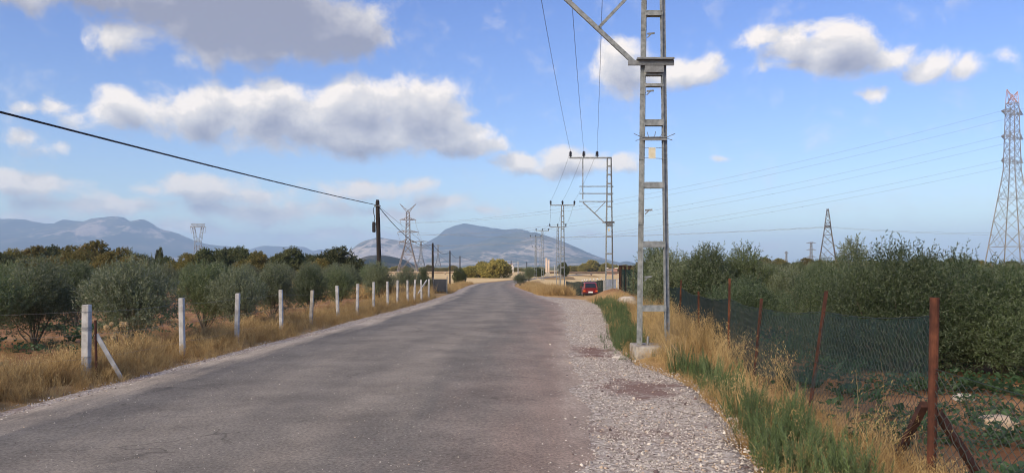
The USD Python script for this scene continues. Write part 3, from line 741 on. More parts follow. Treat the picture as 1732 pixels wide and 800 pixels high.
for d in np.arange(15.5, 75, 6.2):
    for X in np.arange(6.6 + .1 * d, 62, 4.7):
        x = X + r.normal() * .5; y = d + r.normal() * .6
        px = CX + FPX * x / y
        if px > 1840 or (px < 1090 and y > 40) or min([(x - a) ** 2 + (y - b) ** 2 for a, b, _ in placed]) < 5.0:
            continue
        k = int(r.integers(4))
        tree_at(olives[k], 'olive_tree', 'dark green olive tree deep in the rows of the right orchard', px, y, 450 - r.uniform(-5, 11) * 20 / y ** .95 - (2 if y > 30 else 0), OL[k], group=row, wide=r.uniform(.7, 1.05))

row = 'woodland trees behind the left orchard'
WH = (6.2, 5.6, 6.0, 5.2)
for px, top, d, k, lab in [(160, 412, 105, 0, 'tallest brown-green tree in the wood behind the left orchard'), (120, 421, 108, 1, 'rusty brown tree left of the tallest woodland tree'), (60, 420, 112, 0, None), (18, 426, 106, 1, None), (-30, 424, 110, 2, None), (85, 419, 118, 2, None),
                           (205, 424, 106, 1, None), (240, 434, 120, 3, None), (318, 432, 104, 0, 'yellowish round tree right of the cypress trees'), (352, 423, 106, 2, 'dark flat-topped tree below the goblet-shaped tower'), (385, 425, 112, 3, None), (408, 421, 110, 2, None), (440, 430, 104, 1, None),
                           (492, 422, 96, 2, 'dark tree with a pointed shoulder left of the round tree'), (525, 434, 112, 3, None), (572, 423, 92, 3, 'round dark tree standing alone left of the scrub hill'), (470, 434, 118, 0, None), (540, 442, 90, 1, None), (280, 438, 110, 3, None), (0, 432, 95, 3, None), (140, 432, 92, 1, None), (185, 430, 90, 0, None), (225, 438, 90, 1, None)]:
    tree_at(woods[k], 'woodland_tree', lab or 'brown-green broad tree in the wood behind the left orchard', px, d, top, WH[k], cat='tree', group=None if lab else row, wide=1.0)
for px, top, lab in [(272, 420, 'taller cypress of the pair behind the orchard'), (266, 424, 'shorter cypress of the pair behind the orchard')]:
    tree_at(cyp, 'cypress_tree', lab, px, 150, top, 8.8, cat='tree', wide=.8)
for px, top, d, k, lab, w in [(836, 440, 230, 0, 'rounded sunny tree behind the irrigation channel left of the road', 1.25), (812, 445, 240, 1, 'lower bush left of the rounded sunny tree', 1.2), (795, 451, 235, 0, 'yellow shrub at the left end of the sunny bushes', 1.1)]:
    tree_at(golds[k], 'golden_tree', lab, px, d, top, 4.9, cat='tree', wide=w)
tree_at(woods[2], 'dark_bush', 'dark round bush at the foot of the third black pole', 777, 118, 454, 6.0, cat='bush', wide=.75)
tree_at(olives[2], 'roadside_bush', 'dull grey-green bush on the inside of the road bend', 880, 108, 463, 1.9, cat='bush', wide=1.0)
tree_at(olives[0], 'roadside_bush', 'olive-brown bush right behind the bush in the bend', 894, 140, 454, 1.95, cat='bush', wide=1.0)
tree_at(woods[3], 'green_bush', 'green bush beyond the road bend left of the pale towers', 908, 200, 453, 5.2, cat='bush', wide=1.2)
tree_at(woods[2], 'dark_tree', 'dark tree between the legs of the third power pole', 953, 190, 444, 6.0, cat='tree', wide=.8)
row = 'sunny bushes along the far side of the irrigation channel'
for px in np.arange(962, 1085, 7.5):
    tree_at(golds[int(r.integers(2))], 'golden_bush', 'yellow-green bush in the line behind the irrigation channel', px + r.normal() * 2, 520 + r.normal() * 20, 450.5 - abs(r.normal()) * 2.4 - 4 * math.exp(-((px - 1000) / 9) ** 2), 4.9, cat='bush', group=row, wide=1.25)
for px in list(np.arange(600, 790, 11)) + list(np.arange(850, 930, 10)):
    tree_at(golds[int(r.integers(2))], 'field_bush', 'low bush on the far edge of the golden field', px + r.normal() * 3, 560 + r.normal() * 20, 453.5 - abs(r.normal()) * 1.6, 4.9, cat='bush', group='low bushes on the far edge of the golden field', wide=1.3)
for px in np.arange(1090, 1760, 17):
    tree_at(woods[int(r.integers(4))], 'distant_tree', 'hazy tree in the far row beyond the right orchard', px + r.normal() * 5, 210 + r.normal() * 20, 447 - abs(r.normal()) * 4, 5.6, cat='tree', group='far trees beyond the right orchard', wide=1.2)

# ------------------------------------------------------------------ power poles along the road
def pole(px, d, H, kind, label, group=None, rungs=None, details=0, spikes=None, sign=None):
    x = (px - CX) / FPX * d
    z0 = float(terrain(x, d))
    t = thing('power_pole', label, 'power pole', (x, d, z0), group=group)
    k = H / 9.4
    half = lambda z: (.222 - .115 * z / H) * (1 if kind == 'flag' else .85)
    lw = .072 if kind == 'flag' else .066
    for s in (-1, 1):
        b = MB(); zs = np.linspace(.0, H, 9)
        # a channel section: web outside, two flanges
        for a, c in zip(zs[:-1], zs[1:]):
            w = lw * (1.06 - .35 * (a + c) / 2 / H)
            p, q = np.array([s * half(a), 0, a]), np.array([s * half(c), 0, c + .01])
            off = np.array([s * w / 2 - s * .006, 0, 0])
            b.bar(p + off, q + off, .012, .10)
            for f in (-.045, .045):
                b.bar(p + (0, f, 0), q + (0, f, 0), w - .026, .012)
        obj('leg', b.get(), M['galvanised'], t)
    for z in rungs or (.84, 2.0, 3.07, 4.2, 4.88, 5.1, 6.18, 7.0, 7.7, 8.3, 8.85):
        z = z * k
        w = half(z)
        h = (.108 if z < 4.5 * k else .09) if abs(z / k - 4.88) > .02 and abs(z / k - 5.06) > .02 else .05
        b = MB()
        for f in (-.057, .057):
            b.mesh(trimesh.creation.box((2 * w + .03, .012, h), trimesh.transformations.translation_matrix((0, f, z))))
        b.box((0, 0, z - h / 2 + .005), (2 * w - .06, .10, .01))
        if details:
            for sx in (-1, 1):
                for dz in (-.03, .03):
                    b.mesh(trimesh.creation.cylinder(.012, .012, sections=6, transform=trimesh.transformations.translation_matrix((sx * (w - .012), -.066, z + dz)) @ trimesh.transformations.rotation_matrix(np.pi / 2, (1, 0, 0))))
        obj('rung', b.get(), M['galvanised'], t)
    if kind == 'flag':
        b = MB(); b.box((-1.27, 0, H), (2.86, .10, .10)); b.box((0, 0, H + .02), (.30, .2, .06)); obj('crossarm', b.get(), M['galvanised'], t)
        b = MB(); b.box((-1.79, 0, H - 1.42), (.07, .07, 2.78)); obj('hanger', b.get(), M['galvanised'], t)
        for z in (7.70, 7.22, 6.68):
            obj('rail', MB().box((-.86, .096 if z > 7 else 0.104, z), (2.3, .045, .06)).get(), M['galvanised'], t)
        b = MB(); b.bar((-1.79, .0, 6.62), (-.36, .0, 5.28), .075, .06, up=(0, 1, 0)); obj('diagonal_strut', b.get(), M['galvanised'], t)
        b = MB(); b.bar((-.24, -.06, 6.68), (-.98, -.06, 5.90), .05, .05, up=(0, 1, 0)); obj('diagonal_strut', b.get(), M['galvanised'], t)
        b = MB(); b.box((-.06, -.10, 5.24), (.82, .05, .085)); b.box((.01, -.06, 5.30), (.66, .30, .03)); b.box((0, -.11, 5.13), (.34, .02, .12)); obj('platform', b.get(), M['galv_dark'], t)
        ins = [(-2.62, H + .05), (-1.72, H + .05), (-.82, H + .05)]
    else:
        b = MB(); b.box((0, 0, H), (2.5, .10, .11)); obj('crossarm', b.get(), M['galvanised'], t)
        ins = [(-1.2, H + .055), (0, H + .055), (1.2, H + .055)]
    tops = []
    for ix, iz in ins:
        b = MB(); prof = [(0, 0), (.05, 0), (.05, .06)]
        for j in range(4):
            prof += [(.06, .07 + j * .075), (.115, .085 + j * .075), (.115, .11 + j * .075), (.06, .13 + j * .075)]
        prof += [(.05, .40), (0, .42)]
        b.lathe(prof, (ix, 0, iz), 10); obj('insulator', b.get(), M['insulator'], t)
        tops.append(np.array([x + ix, d, z0 + iz + .40]))
    if spikes:
        b = MB(); b.box((0, -.09, spikes), (.46, .03, .055)); b.box((0, -.02, spikes + .03), (.44, .2, .012))
        for sx, dx, dz in [(-.2, -.17, .07), (-.2, -.14, -.06), (.2, .17, .07), (.2, .12, -.05), (-.1, -.03, .10), (.0, .02, .11), (.1, .05, .10), (.16, .03, .09)]:
            b.tube([(sx, -.09, spikes + .02), (sx + dx, -.12, spikes + .02 + dz)], .006, 4)
        obj('spike_guard', b.get(), M['galv_dark'], t)
    if sign:
        b = MB(); b.box((-.045, -.125, sign), (.125, .006, .20)); sp = obj('sign_plate', b.get(), M['plate'], t)
        b = MB(); b.tube([(-.2, -.115, sign + .09), (.2, -.115, sign + .10)], .005, 4); b.tube([(-.2, -.115, sign - .08), (.2, -.115, sign - .10)], .005, 4); obj('sign_wire', b.get(), M['galv_dark'], sp)
    if details:
        for z, s in ((5.77, -1), (4.74, -1), (2.60, -1), (1.40, -1)):
            b = MB(); w = half(z); b.bar((-w + .03, -.075, z), (-w + .16, -.075, z + .01), .02, .03); b.bar((-w + .03, -.075, z - .07), (-w + .10, -.075, z), .012, .02); obj('step_bracket', b.get(), M['galv_dark'], t)
        obj('earth_pipe', MB().tube([(-.115, -.09, .02), (-.115, -.09, .30), (-.105, -.09, .34)], .022, 8).get(), M['galv_dark'], t)
        c = rounded((.74, .72, .36), .03); v = np.array(c.vertices); v += (meshkit.noise(v * 9, 3)[:, None] - .5) * .02 * np.sign(v)
        obj('concrete_base', (v + (0, 0, -.0), c.faces), M['concrete'], t)
    else:
        obj('concrete_base', rounded((.8, .8, .3), .03), M['concrete'], t)
    return tops


P = [pole(1105, 13.9, 9.36, 'flag', 'near galvanised ladder-like power pole on a concrete block at the gravel edge', details=1, spikes=3.88, sign=3.62),
     pole(1030.5, 52.0, 9.62, 'flag', 'second flag-armed power pole beyond the near one, left of the rusty gate posts', spikes=5.05, sign=4.75),
     pole(951.5, 78.0, 9.35, 't', 'first T-shaped power pole standing in the dry grass left of the red car'),
     pole(943.5, 115.0, 9.5, 't', 'second T-shaped power pole just left of the first'),
     pole(917.5, 148.0, 9.5, 't', 'third T-shaped power pole against the mountain slope'),
     pole(906.0, 173.0, 9.3, 't', 'fourth T-shaped power pole against the mountain slope'),
     pole(906.0, 260.0, 10.2, 't', 'fifth T-shaped power pole, tiny in front of the mountain'),
     pole(913.5, 312.0, 10.6, 't', 'sixth and farthest T-shaped power pole, right of the bend')]


def span(a, b, sag, n=24):
    t = np.linspace(0, 1, n)[:, None]
    p = a + (b - a) * t
    p[:, 2] -= (4 * sag * t * (1 - t))[:, 0]
    return p


start = [P[0][i] + np.array([(-.3, -.25, -.2)[i] * 0 - .8, -34, .2]) for i in range(3)]
for i, w in enumerate(('left', 'middle', 'right')):
    b = MB(); chain = [start[i]] + [p[i] for p in P]
    for j, (a, c) in enumerate(zip(chain[:-1], chain[1:])):
        b.tube(span(a, c, .35 if j < 2 else .25 if j < 3 else .5), .008 if j < 3 else .012, 4, cap=False)
    obj('power_line', b.get(), M['wire'], label=f'{w} of the three conductors strung along the roadside power poles', cat='wire', group='conductors of the roadside power line')

# ------------------------------------------------------------------ black telephone poles and their cable
TP = [(640.5, 45.0, 338, 'black wooden telephone pole with a splice box, rising behind the left fence', .13), (732, 96.0, 411, 'second black telephone pole beside the netting panel at the end of the left fence', .14), (761, 145.0, 424, 'third black telephone pole left of the dark round bush', .14), (778, 205.0, 433, 'fourth black telephone pole rising out of the dark round bush', .15),
      (832, 260.0, 441, 'dark telephone pole in front of the rounded sunny tree', .16), (864.5, 300.0, 441, 'thin dark pole above the road bend', .16), (891, 330.0, 443, 'thin dark pole right of the white post beyond the bend', .16)]
tips = []
for i, (px, d, top, lab, rad) in enumerate(TP):
    x = (px - CX) / FPX * d; z0 = float(terrain(x, d)); H = EYE + (CY - top) / FPX * d - z0
    t = thing('telephone_pole', lab, 'telephone pole', (x, d, z0))
    lean = -.012 * H if i == 0 else 0
    b = MB(); b.tube([(-lean * 1.0, 0, -.2), (0, 0, H * .5), (lean, 0, H - .12), (lean, 0, H)], [rad * 1.15, rad, rad * .88, rad * .55], 10); obj('shaft', b.get(), M['wood_black'], t)
    if i == 0:
        b = MB(); b.mesh(trimesh.Trimesh(*[(np.array(q.vertices) + (lean - .2, -.06, H - 1.6), q.faces) for q in [rounded((.20, .2, .62), .06)]][0], process=False)); obj('splice_box', b.get(), M['cable_black'], t)
        b = MB(); b.tube([(lean - .1, -.1, H - .38), (lean - .22, -.12, H - .5), (lean - .2, -.12, H - .8), (lean - .13, -.12, H - 1.1), (lean - .2, -.1, H - 1.35)], .022, 6); obj('cable_loop', b.get(), M['cable_black'], t)
        b = MB(); b.box((lean, -.02, H - .36), (.34, .3, .05)); b.tube([(lean + .1, -.15, H - .3), (lean + .17, -.15, H - .45)], .02, 6); obj('clamp', b.get(), M['galv_dark'], t)
    tips.append(np.array([x + lean, d, z0 + H - (.32 if i == 0 else .12)]))
P0 = np.array([-9.0, 5.0, 4.08]); Pb = P0 + (P0 - tips[0]) * .9
b = MB(); b.tube(span(P0, tips[0] + (0, 0, 0), .10, 40), .021, 6); b.tube(np.array([Pb + (0, 0, 1), P0]), .02, 6)
for j, (a, c) in enumerate(zip(tips[:-1], tips[1:])):
    b.tube(span(a, c, 1.0 - .1 * j, 20), .024 if j == 0 else .03, 5)
obj('telephone_cable', b.get(), M['cable_black'], label='black telephone cable sagging from the upper left to the black poles', cat='cable')
obj('guy_wire', MB().tube(span(tips[0], np.array([tips[0][0] + 3.6, 66, 1.0]), .05), .011, 4).get(), M['far_wire'], label='thin guy wire running down to the right of the splice box pole', cat='wire')

# ------------------------------------------------------------------ lattice towers far off
def lattice(name, label, px, d, top, m, prof, arms, horns=(), panels=10, face=0.0, leg=.16, brace=.07, depth=None, goblet=None, horn_mat=None):
    """a four-legged tower; prof: (share of height, half width); arms: (share, reach, drop)"""
    x = (px - CX) / FPX * d; z0 = float(terrain(x, d)); H = EYE + (CY - top) / FPX * d - z0
    t = thing(name, label, 'lattice tower', (x, d, z0), face)
    hs, ws = zip(*prof)
    W = lambda s: np.interp(s, hs, ws)
    # panels get shorter as the tower narrows
    lv = [0.0]
    while lv[-1] < hs[-1] - .012:
        lv.append(min(hs[-1], lv[-1] + max(2.1 * W(lv[-1]) / H * .86, .02)))
    lv = np.array(lv)
    for sx, sy in ((-1, -1), (1, -1), (1, 1), (-1, 1)):
        b = MB()
        for a, c in zip(lv[:-1], lv[1:]):
            b.bar((sx * W(a), sy * W(a), a * H), (sx * W(c), sy * W(c), c * H), leg * (1.15 - .5 * a))
        obj('leg', b.get(), m, t)
    corners = [(-1, -1), (1, -1), (1, 1), (-1, 1)]
    for q in range(4):
        b = MB()
        (ax_, ay_), (bx_, by_) = corners[q], corners[(q + 1) % 4]
        for i, (a, c) in enumerate(zip(lv[:-1], lv[1:])):
            b.bar((ax_ * W(a), ay_ * W(a), a * H), (bx_ * W(c), by_ * W(c), c * H), brace)
            b.bar((bx_ * W(a), by_ * W(a), a * H), (ax_ * W(c), ay_ * W(c), c * H), brace)
            if i % 2 == 0:
                b.bar((ax_ * W(c), ay_ * W(c), c * H), (bx_ * W(c), by_ * W(c), c * H), brace * 1.1)
            if W(a) > 1.6:      # secondary members in the wide lower panels
                h_ = (a + c) / 2
                b.bar((ax_ * W(h_), ay_ * W(h_), h_ * H), ((ax_ + bx_) / 2 * W(a), (ay_ + by_) / 2 * W(a), a * H), brace * .7)
                b.bar((bx_ * W(h_), by_ * W(h_), h_ * H), ((ax_ + bx_) / 2 * W(a), (ay_ + by_) / 2 * W(a), a * H), brace * .7)
        obj('bracing', b.get(), m, t)
    ends = []
    for s, reach, drop in arms:
        for sgn in (-1, 1):
            b = MB(); w = W(s); tip = np.array([sgn * reach, 0, s * H + .25]); hh = max(1.3, w * 1.1)
            for sy in (-1, 1):
                lo, hi = np.array([sgn * w, sy * w, s * H]), np.array([sgn * w, sy * w, s * H + hh])
                b.bar(lo, tip, brace * 1.5); b.bar(hi, tip, brace * 1.3)
                for f in (.3, .6):
                    b.bar(lo + (tip - lo) * f, hi + (tip - hi) * f, brace); b.bar(lo + (tip - lo) * (f - .3), hi + (tip - hi) * f, brace)
            b.bar((sgn * w, -w, s * H), (sgn * w, w, s * H), brace)
            obj('crossarm', b.get(), m, t)
            if drop:
                obj('insulator', MB().tube([tip, tip - (sgn * .3, 0, drop)], .12, 6).get(), m, t)
            ca, sa = math.cos(face), math.sin(face)
            e = tip - (sgn * .3 if drop else 0, 0, drop)
            ends.append(np.array([x + e[0] * ca - e[1] * sa, d + e[0] * sa + e[1] * ca, z0 + e[2]]))
    for sgn, reach, up in horns:
        b = MB(); w = W(hs[-1]); base = hs[-1] * H; tip = np.array([sgn * reach, 0, base + up])
        for sy in (-1, 1):
            b.bar((sgn * w, sy * w, base), tip, brace * 1.3); b.bar((-sgn * w * .6, sy * w, base), tip, brace * 1.2)
        for f in (.35, .7):
            b.bar(np.array([sgn * w, -w, base]) * (1 - f) + tip * f, np.array([-sgn * w * .6, w, base]) * (1 - f) + tip * f, brace)
        obj('horn', b.get(), horn_mat or m, t)
    return ends


T1 = lattice('lattice_tower', 'tall grey lattice tower with red star-shaped horns at the right edge', 1712, 185, 175, M['tower_steel'], [(0, 4.6), (.62, 1.35), (1, 1.0)], [(.94, 4.6, 0), (.80, 4.6, 0), (.665, 4.6, 0)], horns=[(-1, 2.3, 3.1), (1, 2.3, 3.1), (-.1, 1.0, 2.2)], face=.5, horn_mat=M['red_steel'], leg=.20, brace=.08)
T5 = lattice('lattice_tower', 'left lattice tower with three arms and V horns, before the pale mountain', 690, 420, 358, M['tower_rust'], [(0, 5.6), (.52, 1.15), (1, .9)], [(.86, 4.4, 1.6), (.66, 5.6, 1.6), (.50, 4.6, 1.6)], horns=[(-1, 4.4, 4.2), (1, 4.4, 4.2)], face=.06, leg=.34, brace=.16)
T2 = lattice('pyramid_tower', 'steep pyramid-shaped lattice tower seen end-on above the right orchard', 1400, 300, 352, M['tower_dark'], [(0, 3.9), (.68, 1.2), (.74, 1.1), (1, .22)], [(.71, 3.6, 0)], face=1.2, leg=.30, brace=.12)
lattice('lattice_tower', 'small distant lattice tower left of the pyramid tower', 1372, 900, 409, M['tower_steel'], [(0, 4.0), (.45, 1.2), (1, .9)], [(.95, 6, 0), (.7, 6, 0), (.45, 5.5, 0)], leg=.35, brace=.2)
T6 = lattice('lattice_tower', 'faint lattice tower farther off behind the left tower, left one', 712, 1050, 408, M['tower_steel'], [(0, 6), (.5, 1.4), (1, 1)], [(.98, 10, 0), (.76, 11, 0)], leg=.5, brace=.3)
lattice('lattice_tower', 'faint lattice tower farther off behind the left tower, right one', 741, 1500, 414, M['tower_steel'], [(0, 6), (.5, 1.4), (1, 1)], [(.95, 9, 0), (.7, 10, 0)], leg=.6, brace=.35)
lattice('lattice_tower', 'very thin distant mast left of the small lattice tower', 1330, 1100, 425, M['tower_steel'], [(0, 1.2), (1, .8)], [(.9, 3, 0)], leg=.45, brace=.25)

# goblet tower over the wood: two legs spread from the waist to a wide beam
x, d = (335 - CX) / FPX * 640, 640
z0 = float(terrain(x, d)); H = EYE + (CY - 379) / FPX * d - z0
t = thing('goblet_tower', 'pale goblet-shaped lattice tower above the wood on the left', 'lattice tower', (x, d, z0))
W = lambda z: np.interp(z / H, [0, .55, 1], [3.2, 2.1, 2.1])
for sx in (-1, 1):
    for sy in (-1, 1):
        obj('leg', MB().bar((sx * 3.2, sy * 3.2, 0), (sx * 2.1, sy * 2.1, H * .55), .30).get(), M['tower_steel'], t)
b = MB()
for i in range(7):
    a, c = H * .55 * i / 7, H * .55 * (i + 1) / 7
    for s in (-1, 1):
        b.bar((-W(a), s * W(a), a), (W(c), s * W(c), c), .16); b.bar((W(a), s * W(a), a), (-W(c), s * W(c), c), .16)
        b.bar((s * W(a), -W(a), a), (s * W(c), W(c), c), .16)
obj('bracing', b.get(), M['tower_steel'], t)
for s in (-1, 1):
    b = MB()
    for sy in (-1, 1):
        b.bar((s * 2.1, sy * 1.2, H * .55), (s * 4.6, sy * .6, H * .93), .26); b.bar((s * .4, sy * 1.2, H * .60), (s * 3.0, sy * .6, H * .95), .26)
        for f in (.15, .4, .65, .9):
            b.bar((s * (2.1 + 2.5 * f), sy, H * (.55 + .38 * f)), (s * (.4 + 2.6 * f), sy, H * (.60 + .35 * f)), .15)
    obj('fork_arm', b.get(), M['tower_steel'], t)
b = MB()
for sy in (-1, 1):
    b.bar((-6.4, sy * .7, H * .93), (6.4, sy * .7, H * .93), .3); b.bar((-5.6, sy * .7, H), (5.6, sy * .7, H), .3)
    for i in range(16):
        b.bar((-6.4 + .8 * i, sy * .7, H * .93), (-5.4 + .68 * i + .3, sy * .7, H), .16)
obj('crossbeam', b.get(), M['tower_steel'], t)
for sx in (-6.2, -2.6, 2.6, 6.2):
    obj('insulator', MB().tube([(sx, 0, H * .93), (sx * .92, 0, H * .80)], .15, 5).get(), M['tower_steel'], t)

# conductors between the two three-armed towers
order = ['upper left', 'upper right', 'middle left', 'middle right', 'lower left', 'lower right']
for i in range(6):
    a, c = T1[i], T5[i]
    p = span(a, c, 6.5, 60)
    q = a + (a - c) * .5; q[2] -= 2
    b = MB(); b.tube(p, np.linspace(.022, .045, 60), 4, cap=False); b.tube(span(a, q, 3), .03, 4, cap=False)
    e = T6[i % 4]; b.tube(span(c, e, 8, 20), .06, 4, cap=False)
    obj('overhead_conductor', b.get(), M['far_wire'], label=f'{order[i]} conductor of the line sweeping down from the star-horned tower', cat='wire', group='conductors between the star-horned tower and the left tower')
for i, lab in ((0, 'upper'), (1, 'lower')):
    a = T2[i]; far_ = np.array([-190.0, 1150, 60]); b = MB()
    b.tube(span(a, far_, 9, 50), np.linspace(.05, .09, 50), 4, cap=False); b.tube(span(a, np.array([250.0 + 6 * i, 300, a[2] - .5 - i]), 2.2, 30), .035, 4, cap=False)
    obj('overhead_conductor', b.get(), M['far_wire'], label=f'{lab} wire running sideways from the arm of the pyramid tower', cat='wire', group='wires of the pyramid tower')

# ------------------------------------------------------------------ irrigation channel on piers, hut, pale towers
M['flume_weathered'] = mat('flume_weathered', (.15, .115, .095), (.22, .175, .145), scale=.3, rough=.95)


def flume(px0, px1, d, top, label, step, fm='flume'):
    z0 = -2.4; zt = EYE + (CY - top) / FPX * d
    x0, x1 = (px0 - CX) / FPX * d, (px1 - CX) / FPX * d
    t = thing('irrigation_channel', label, 'irrigation channel', (x0, d, 0))
    n = max(1, round((x1 - x0) / step)); s = (x1 - x0) / n
    a = np.linspace(0, np.pi, 9); ring = [(-.85 * math.cos(q), -.85 * math.sin(q)) for q in a]; inner = [(-.76 * math.cos(q), -.76 * math.sin(q)) for q in a[::-1]]
    from shapely.geometry import Polygon
    sec = trimesh.creation.extrude_polygon(Polygon(ring + inner), s - .03, engine='earcut')
    for i in range(n):
        v = np.array(sec.vertices); V = np.stack([v[:, 2] + i * s, v[:, 0], v[:, 1] + zt], 1)
        obj('trough_segment', (V, sec.faces[:, ::-1] if np.linalg.det([[0, 0, 1], [1, 0, 0], [0, 1, 0]]) < 0 else sec.faces), M[fm], t)
    for i in range(n + 1):
        b = MB(); b.box((i * s, 0, (zt - .85 + z0) / 2 - .1), (.62, .62, zt - .85 - z0 + .2)); b.box((i * s, 0, zt - .78), (.74, 1.75, .26)); obj('pier', b.get(), M[fm], t)


flume(925, 1100, 300, 459.2, 'raised concrete irrigation channel on piers behind the red car', 6.0, 'flume_weathered')
flume(640, 866, 330, 459.0, 'pale raised irrigation channel crossing the golden field left of the bend', 7.5)
x, d = (1034 - CX) / FPX * 345, 345
t = thing('field_hut', 'small reddish hut with white parapets beyond the second power pole', 'hut', (x, d, -2.4))
obj('wall', MB().box((0, 0, 1.0), (4.8, 4, 3.6)).get(), M['hut_wall'], t); obj('roof', MB().box((0, 0, 2.86), (5.2, 4.3, .14)).get(), M['hut_wall'], t)
for s in (-2.4, 1.7):
    obj('parapet', MB().box((s + .3, -1.9, 3.05), (1.0 if s < 0 else 1.5, .4, .36)).get(), M['whitewash'], t)
obj('door', MB().box((.8, -2.02, .3), (1.0, .05, 2.1)).get(), M['galv_dark'], t)
for px, h, lab in ((924, 443, 'taller pale concrete tower of the sunlit pair beyond the bend'), (927.8, 446, 'shorter pale concrete tower of the sunlit pair beyond the bend')):
    d = 262; x = (px - CX) / FPX * d; H = EYE + (CY - 437 - (h - 443)) / FPX * d + 2.4
    t = thing('pale_tower', lab, 'concrete tower', (x, d, -2.4), group='pair of pale concrete towers')
    obj('shaft', MB().box((0, 0, H / 2), (.56, .9, H)).get(), M['pale_tower'], t); obj('plinth', MB().box((0, -.1, .9), (.74, 1.3, 2.0)).get(), M['concrete'], t)
    obj('cap', MB().box((0, 0, H + .06), (.7, 1.05, .14)).get(), M['pale_tower'], t)
for px, d, top, lab in ((876.3, 250, 443, 'thin white post standing beyond the road bend'), (938.5, 205, 449, 'thin pale pole right of the pale towers')):
    x = (px - CX) / FPX * d; z0 = float(terrain(x, d)); H = EYE + (CY - top) / FPX * d - z0
    t = thing('thin_post', lab, 'post', (x, d, z0)); obj('shaft', MB().tube([(0, 0, -.1), (0, 0, H)], [.17, .12], 8).get(), M['post_white'], t); obj('cap', MB().lathe([(0, 0), (.2, 0), (.2, .1), (0, .2)], (0, 0, H), 8).get(), M['post_white'], t)
for px, d, w, h, lab in ((855, 480, 9, 5.2, 'far white building right of the rounded sunny tree'), (862, 500, 5, 4.2, 'smaller far white building beside the first one')):
    x = (px - CX) / FPX * d; t = thing('far_house', lab, 'house', (x, d, -2.6)); obj('wall', MB().box((0, 0, h / 2), (w, 6, h)).get(), M['whitewash'], t); obj('roof', MB().box((0, 0, h + .15), (w + .6, 6.6, .3)).get(), M['hut_wall'], t)
    for s in (-.28, .28):
        obj('window', MB().box((s * w, -3.02, h * .55), (w * .18, .06, h * .28)).get(), M['car_glass'], t)

# ------------------------------------------------------------------ left fence: whitewashed posts and wires
FP = [(147, 515, 640), (307, 504, 0), (402, 496, 0), (475, 490, 0), (528, 491, 0), (570, 483, 0), (605, 480, 0), (632, 477, 0), (655, 476, 0), (672.5, 474, 0), (689, 474, 0), (702, 473, 0), (712, 473, 0), (725.5, 472, 0)]
fence = thing('wire_fence', 'low wire fence on whitewashed posts between the dry grass and the left orchard', 'fence')
ftop = []
for i, (px, top, _) in enumerate(FP):
    d = 8835 / (957.6 - px); x = (px - CX) / FPX * d; z0 = float(terrain(x, d)) - .15; zt = EYE + (CY - top) / FPX * d
    w = .085 if i else .10
    p = rounded((w, w, zt - z0), .012); v = np.array(p.vertices); v[:, 2] += (zt + z0) / 2
    lean = ((.012, .0), (-.02, .0), (.028, .01), (-.012, 0), (.045, .02), (-.03, 0), (.02, 0))[i % 7]
    hh = (v[:, 2:3] - z0) / (zt - z0); v[:, :2] += hh * np.array(lean) + (x - lean[0], d)
    kw = {'label': 'thick first white post with wire wound round it'} if i == 0 else {'label': 'greyer, shorter post'} if i == 4 else {}
    obj('post', (v, p.faces), M['concrete'] if i == 4 else M['post_white'], fence, smooth=30, **kw)
    ftop.append(np.array([x, d - .06, zt]))
for fr in (.10, .42, .75):
    b = MB()
    pts = [p - (0, 0, fr * 1.02) for p in ftop]
    for a, c in zip(pts[:-1], pts[1:]):
        b.tube(span(a, c, .025, 6), .0016, 3, cap=False)
    b.tube([pts[0], pts[0] + (-3.5, -2.5, -.05)], .0016, 3, cap=False)
    obj('strand', b.get(), M['fence_wire'], fence)
x, d, zt = ftop[0]
b = MB()
for z in (zt - .10, zt - .32, zt - .335, zt - .36, zt - .74, zt - .88):
    a = np.linspace(0, 2 * np.pi, 9); b.tube(np.stack([x + .072 * np.cos(a), d + .06 + .072 * np.sin(a), np.full(9, z)], 1), .004, 3, cap=False)
obj('wire_wrap', b.get(), M['galv_dark'], fence)
b = MB(); b.tube([(x + .135, d + .06, zt - 1.1), (x + .12, d + .06, zt - .22)], .018, 6); obj('stake', b.get(), M['rust_dark'], fence, label='thin rusty stake tied to the first post')
b = MB(); b.bar((x + .12, d + .08, zt - .42), (x + .44, d + .22, zt - 1.12), .055, .055); obj('brace', b.get(), M['post_white'], fence, label='slanting whitewashed brace of the first post')
x, d, zt = ftop[-1]
b = MB(); b.bar((x - .1, d, zt - .05), (x - .55, d - .6, zt - .85), .05); obj('brace', b.get(), M['post_white'], fence, label='slanting brace of the last post')
# netting panel at the end of the fence
x, d = (744.5 - CX) / FPX * 52, 52; z0 = float(terrain(x, d))
t = thing('netting_panel', 'dark grey netting panel stretched beside the second black pole', 'netting panel', (x, d, z0))
b = MB(); b.box((0, 0, .52), (.92, .03, .86)); obj('net', b.get(), M['black_mesh'], t)
for s in (-.46, .46):
    obj('stake', MB().tube([(s, 0, -.1), (s * 1.02, 0, 1.06 + .06 * (s > 0))], .03, 6).get(), M['galv_dark'], t)
t = thing('netting_panel', 'darker folded netting left of the grey panel, behind the last fence post', 'netting panel', (x - .95, d - .3, z0))
obj('net', MB().box((0, 0, .55), (.55, .04, .95)).get(), M['black_mesh'], t); obj('stake', MB().tube([(-.28, 0, -.1), (-.28, 0, 1.1)], .03, 6).get(), M['galv_dark'], t)

# ------------------------------------------------------------------ right fence: rusty posts, chain-link, shade net
def post_line():
    out = []
    for px, top, base, d in ((1735 + 320, 0, 0, 2.9), (1574, 508, 0, 5.6), (1367, 493, 700, 8.3), (1273, 507, 650, 10.4), (1233, 470, 0, 13.0), (1183, 490, 0, 16.2)):
        out.append(d)
    return out


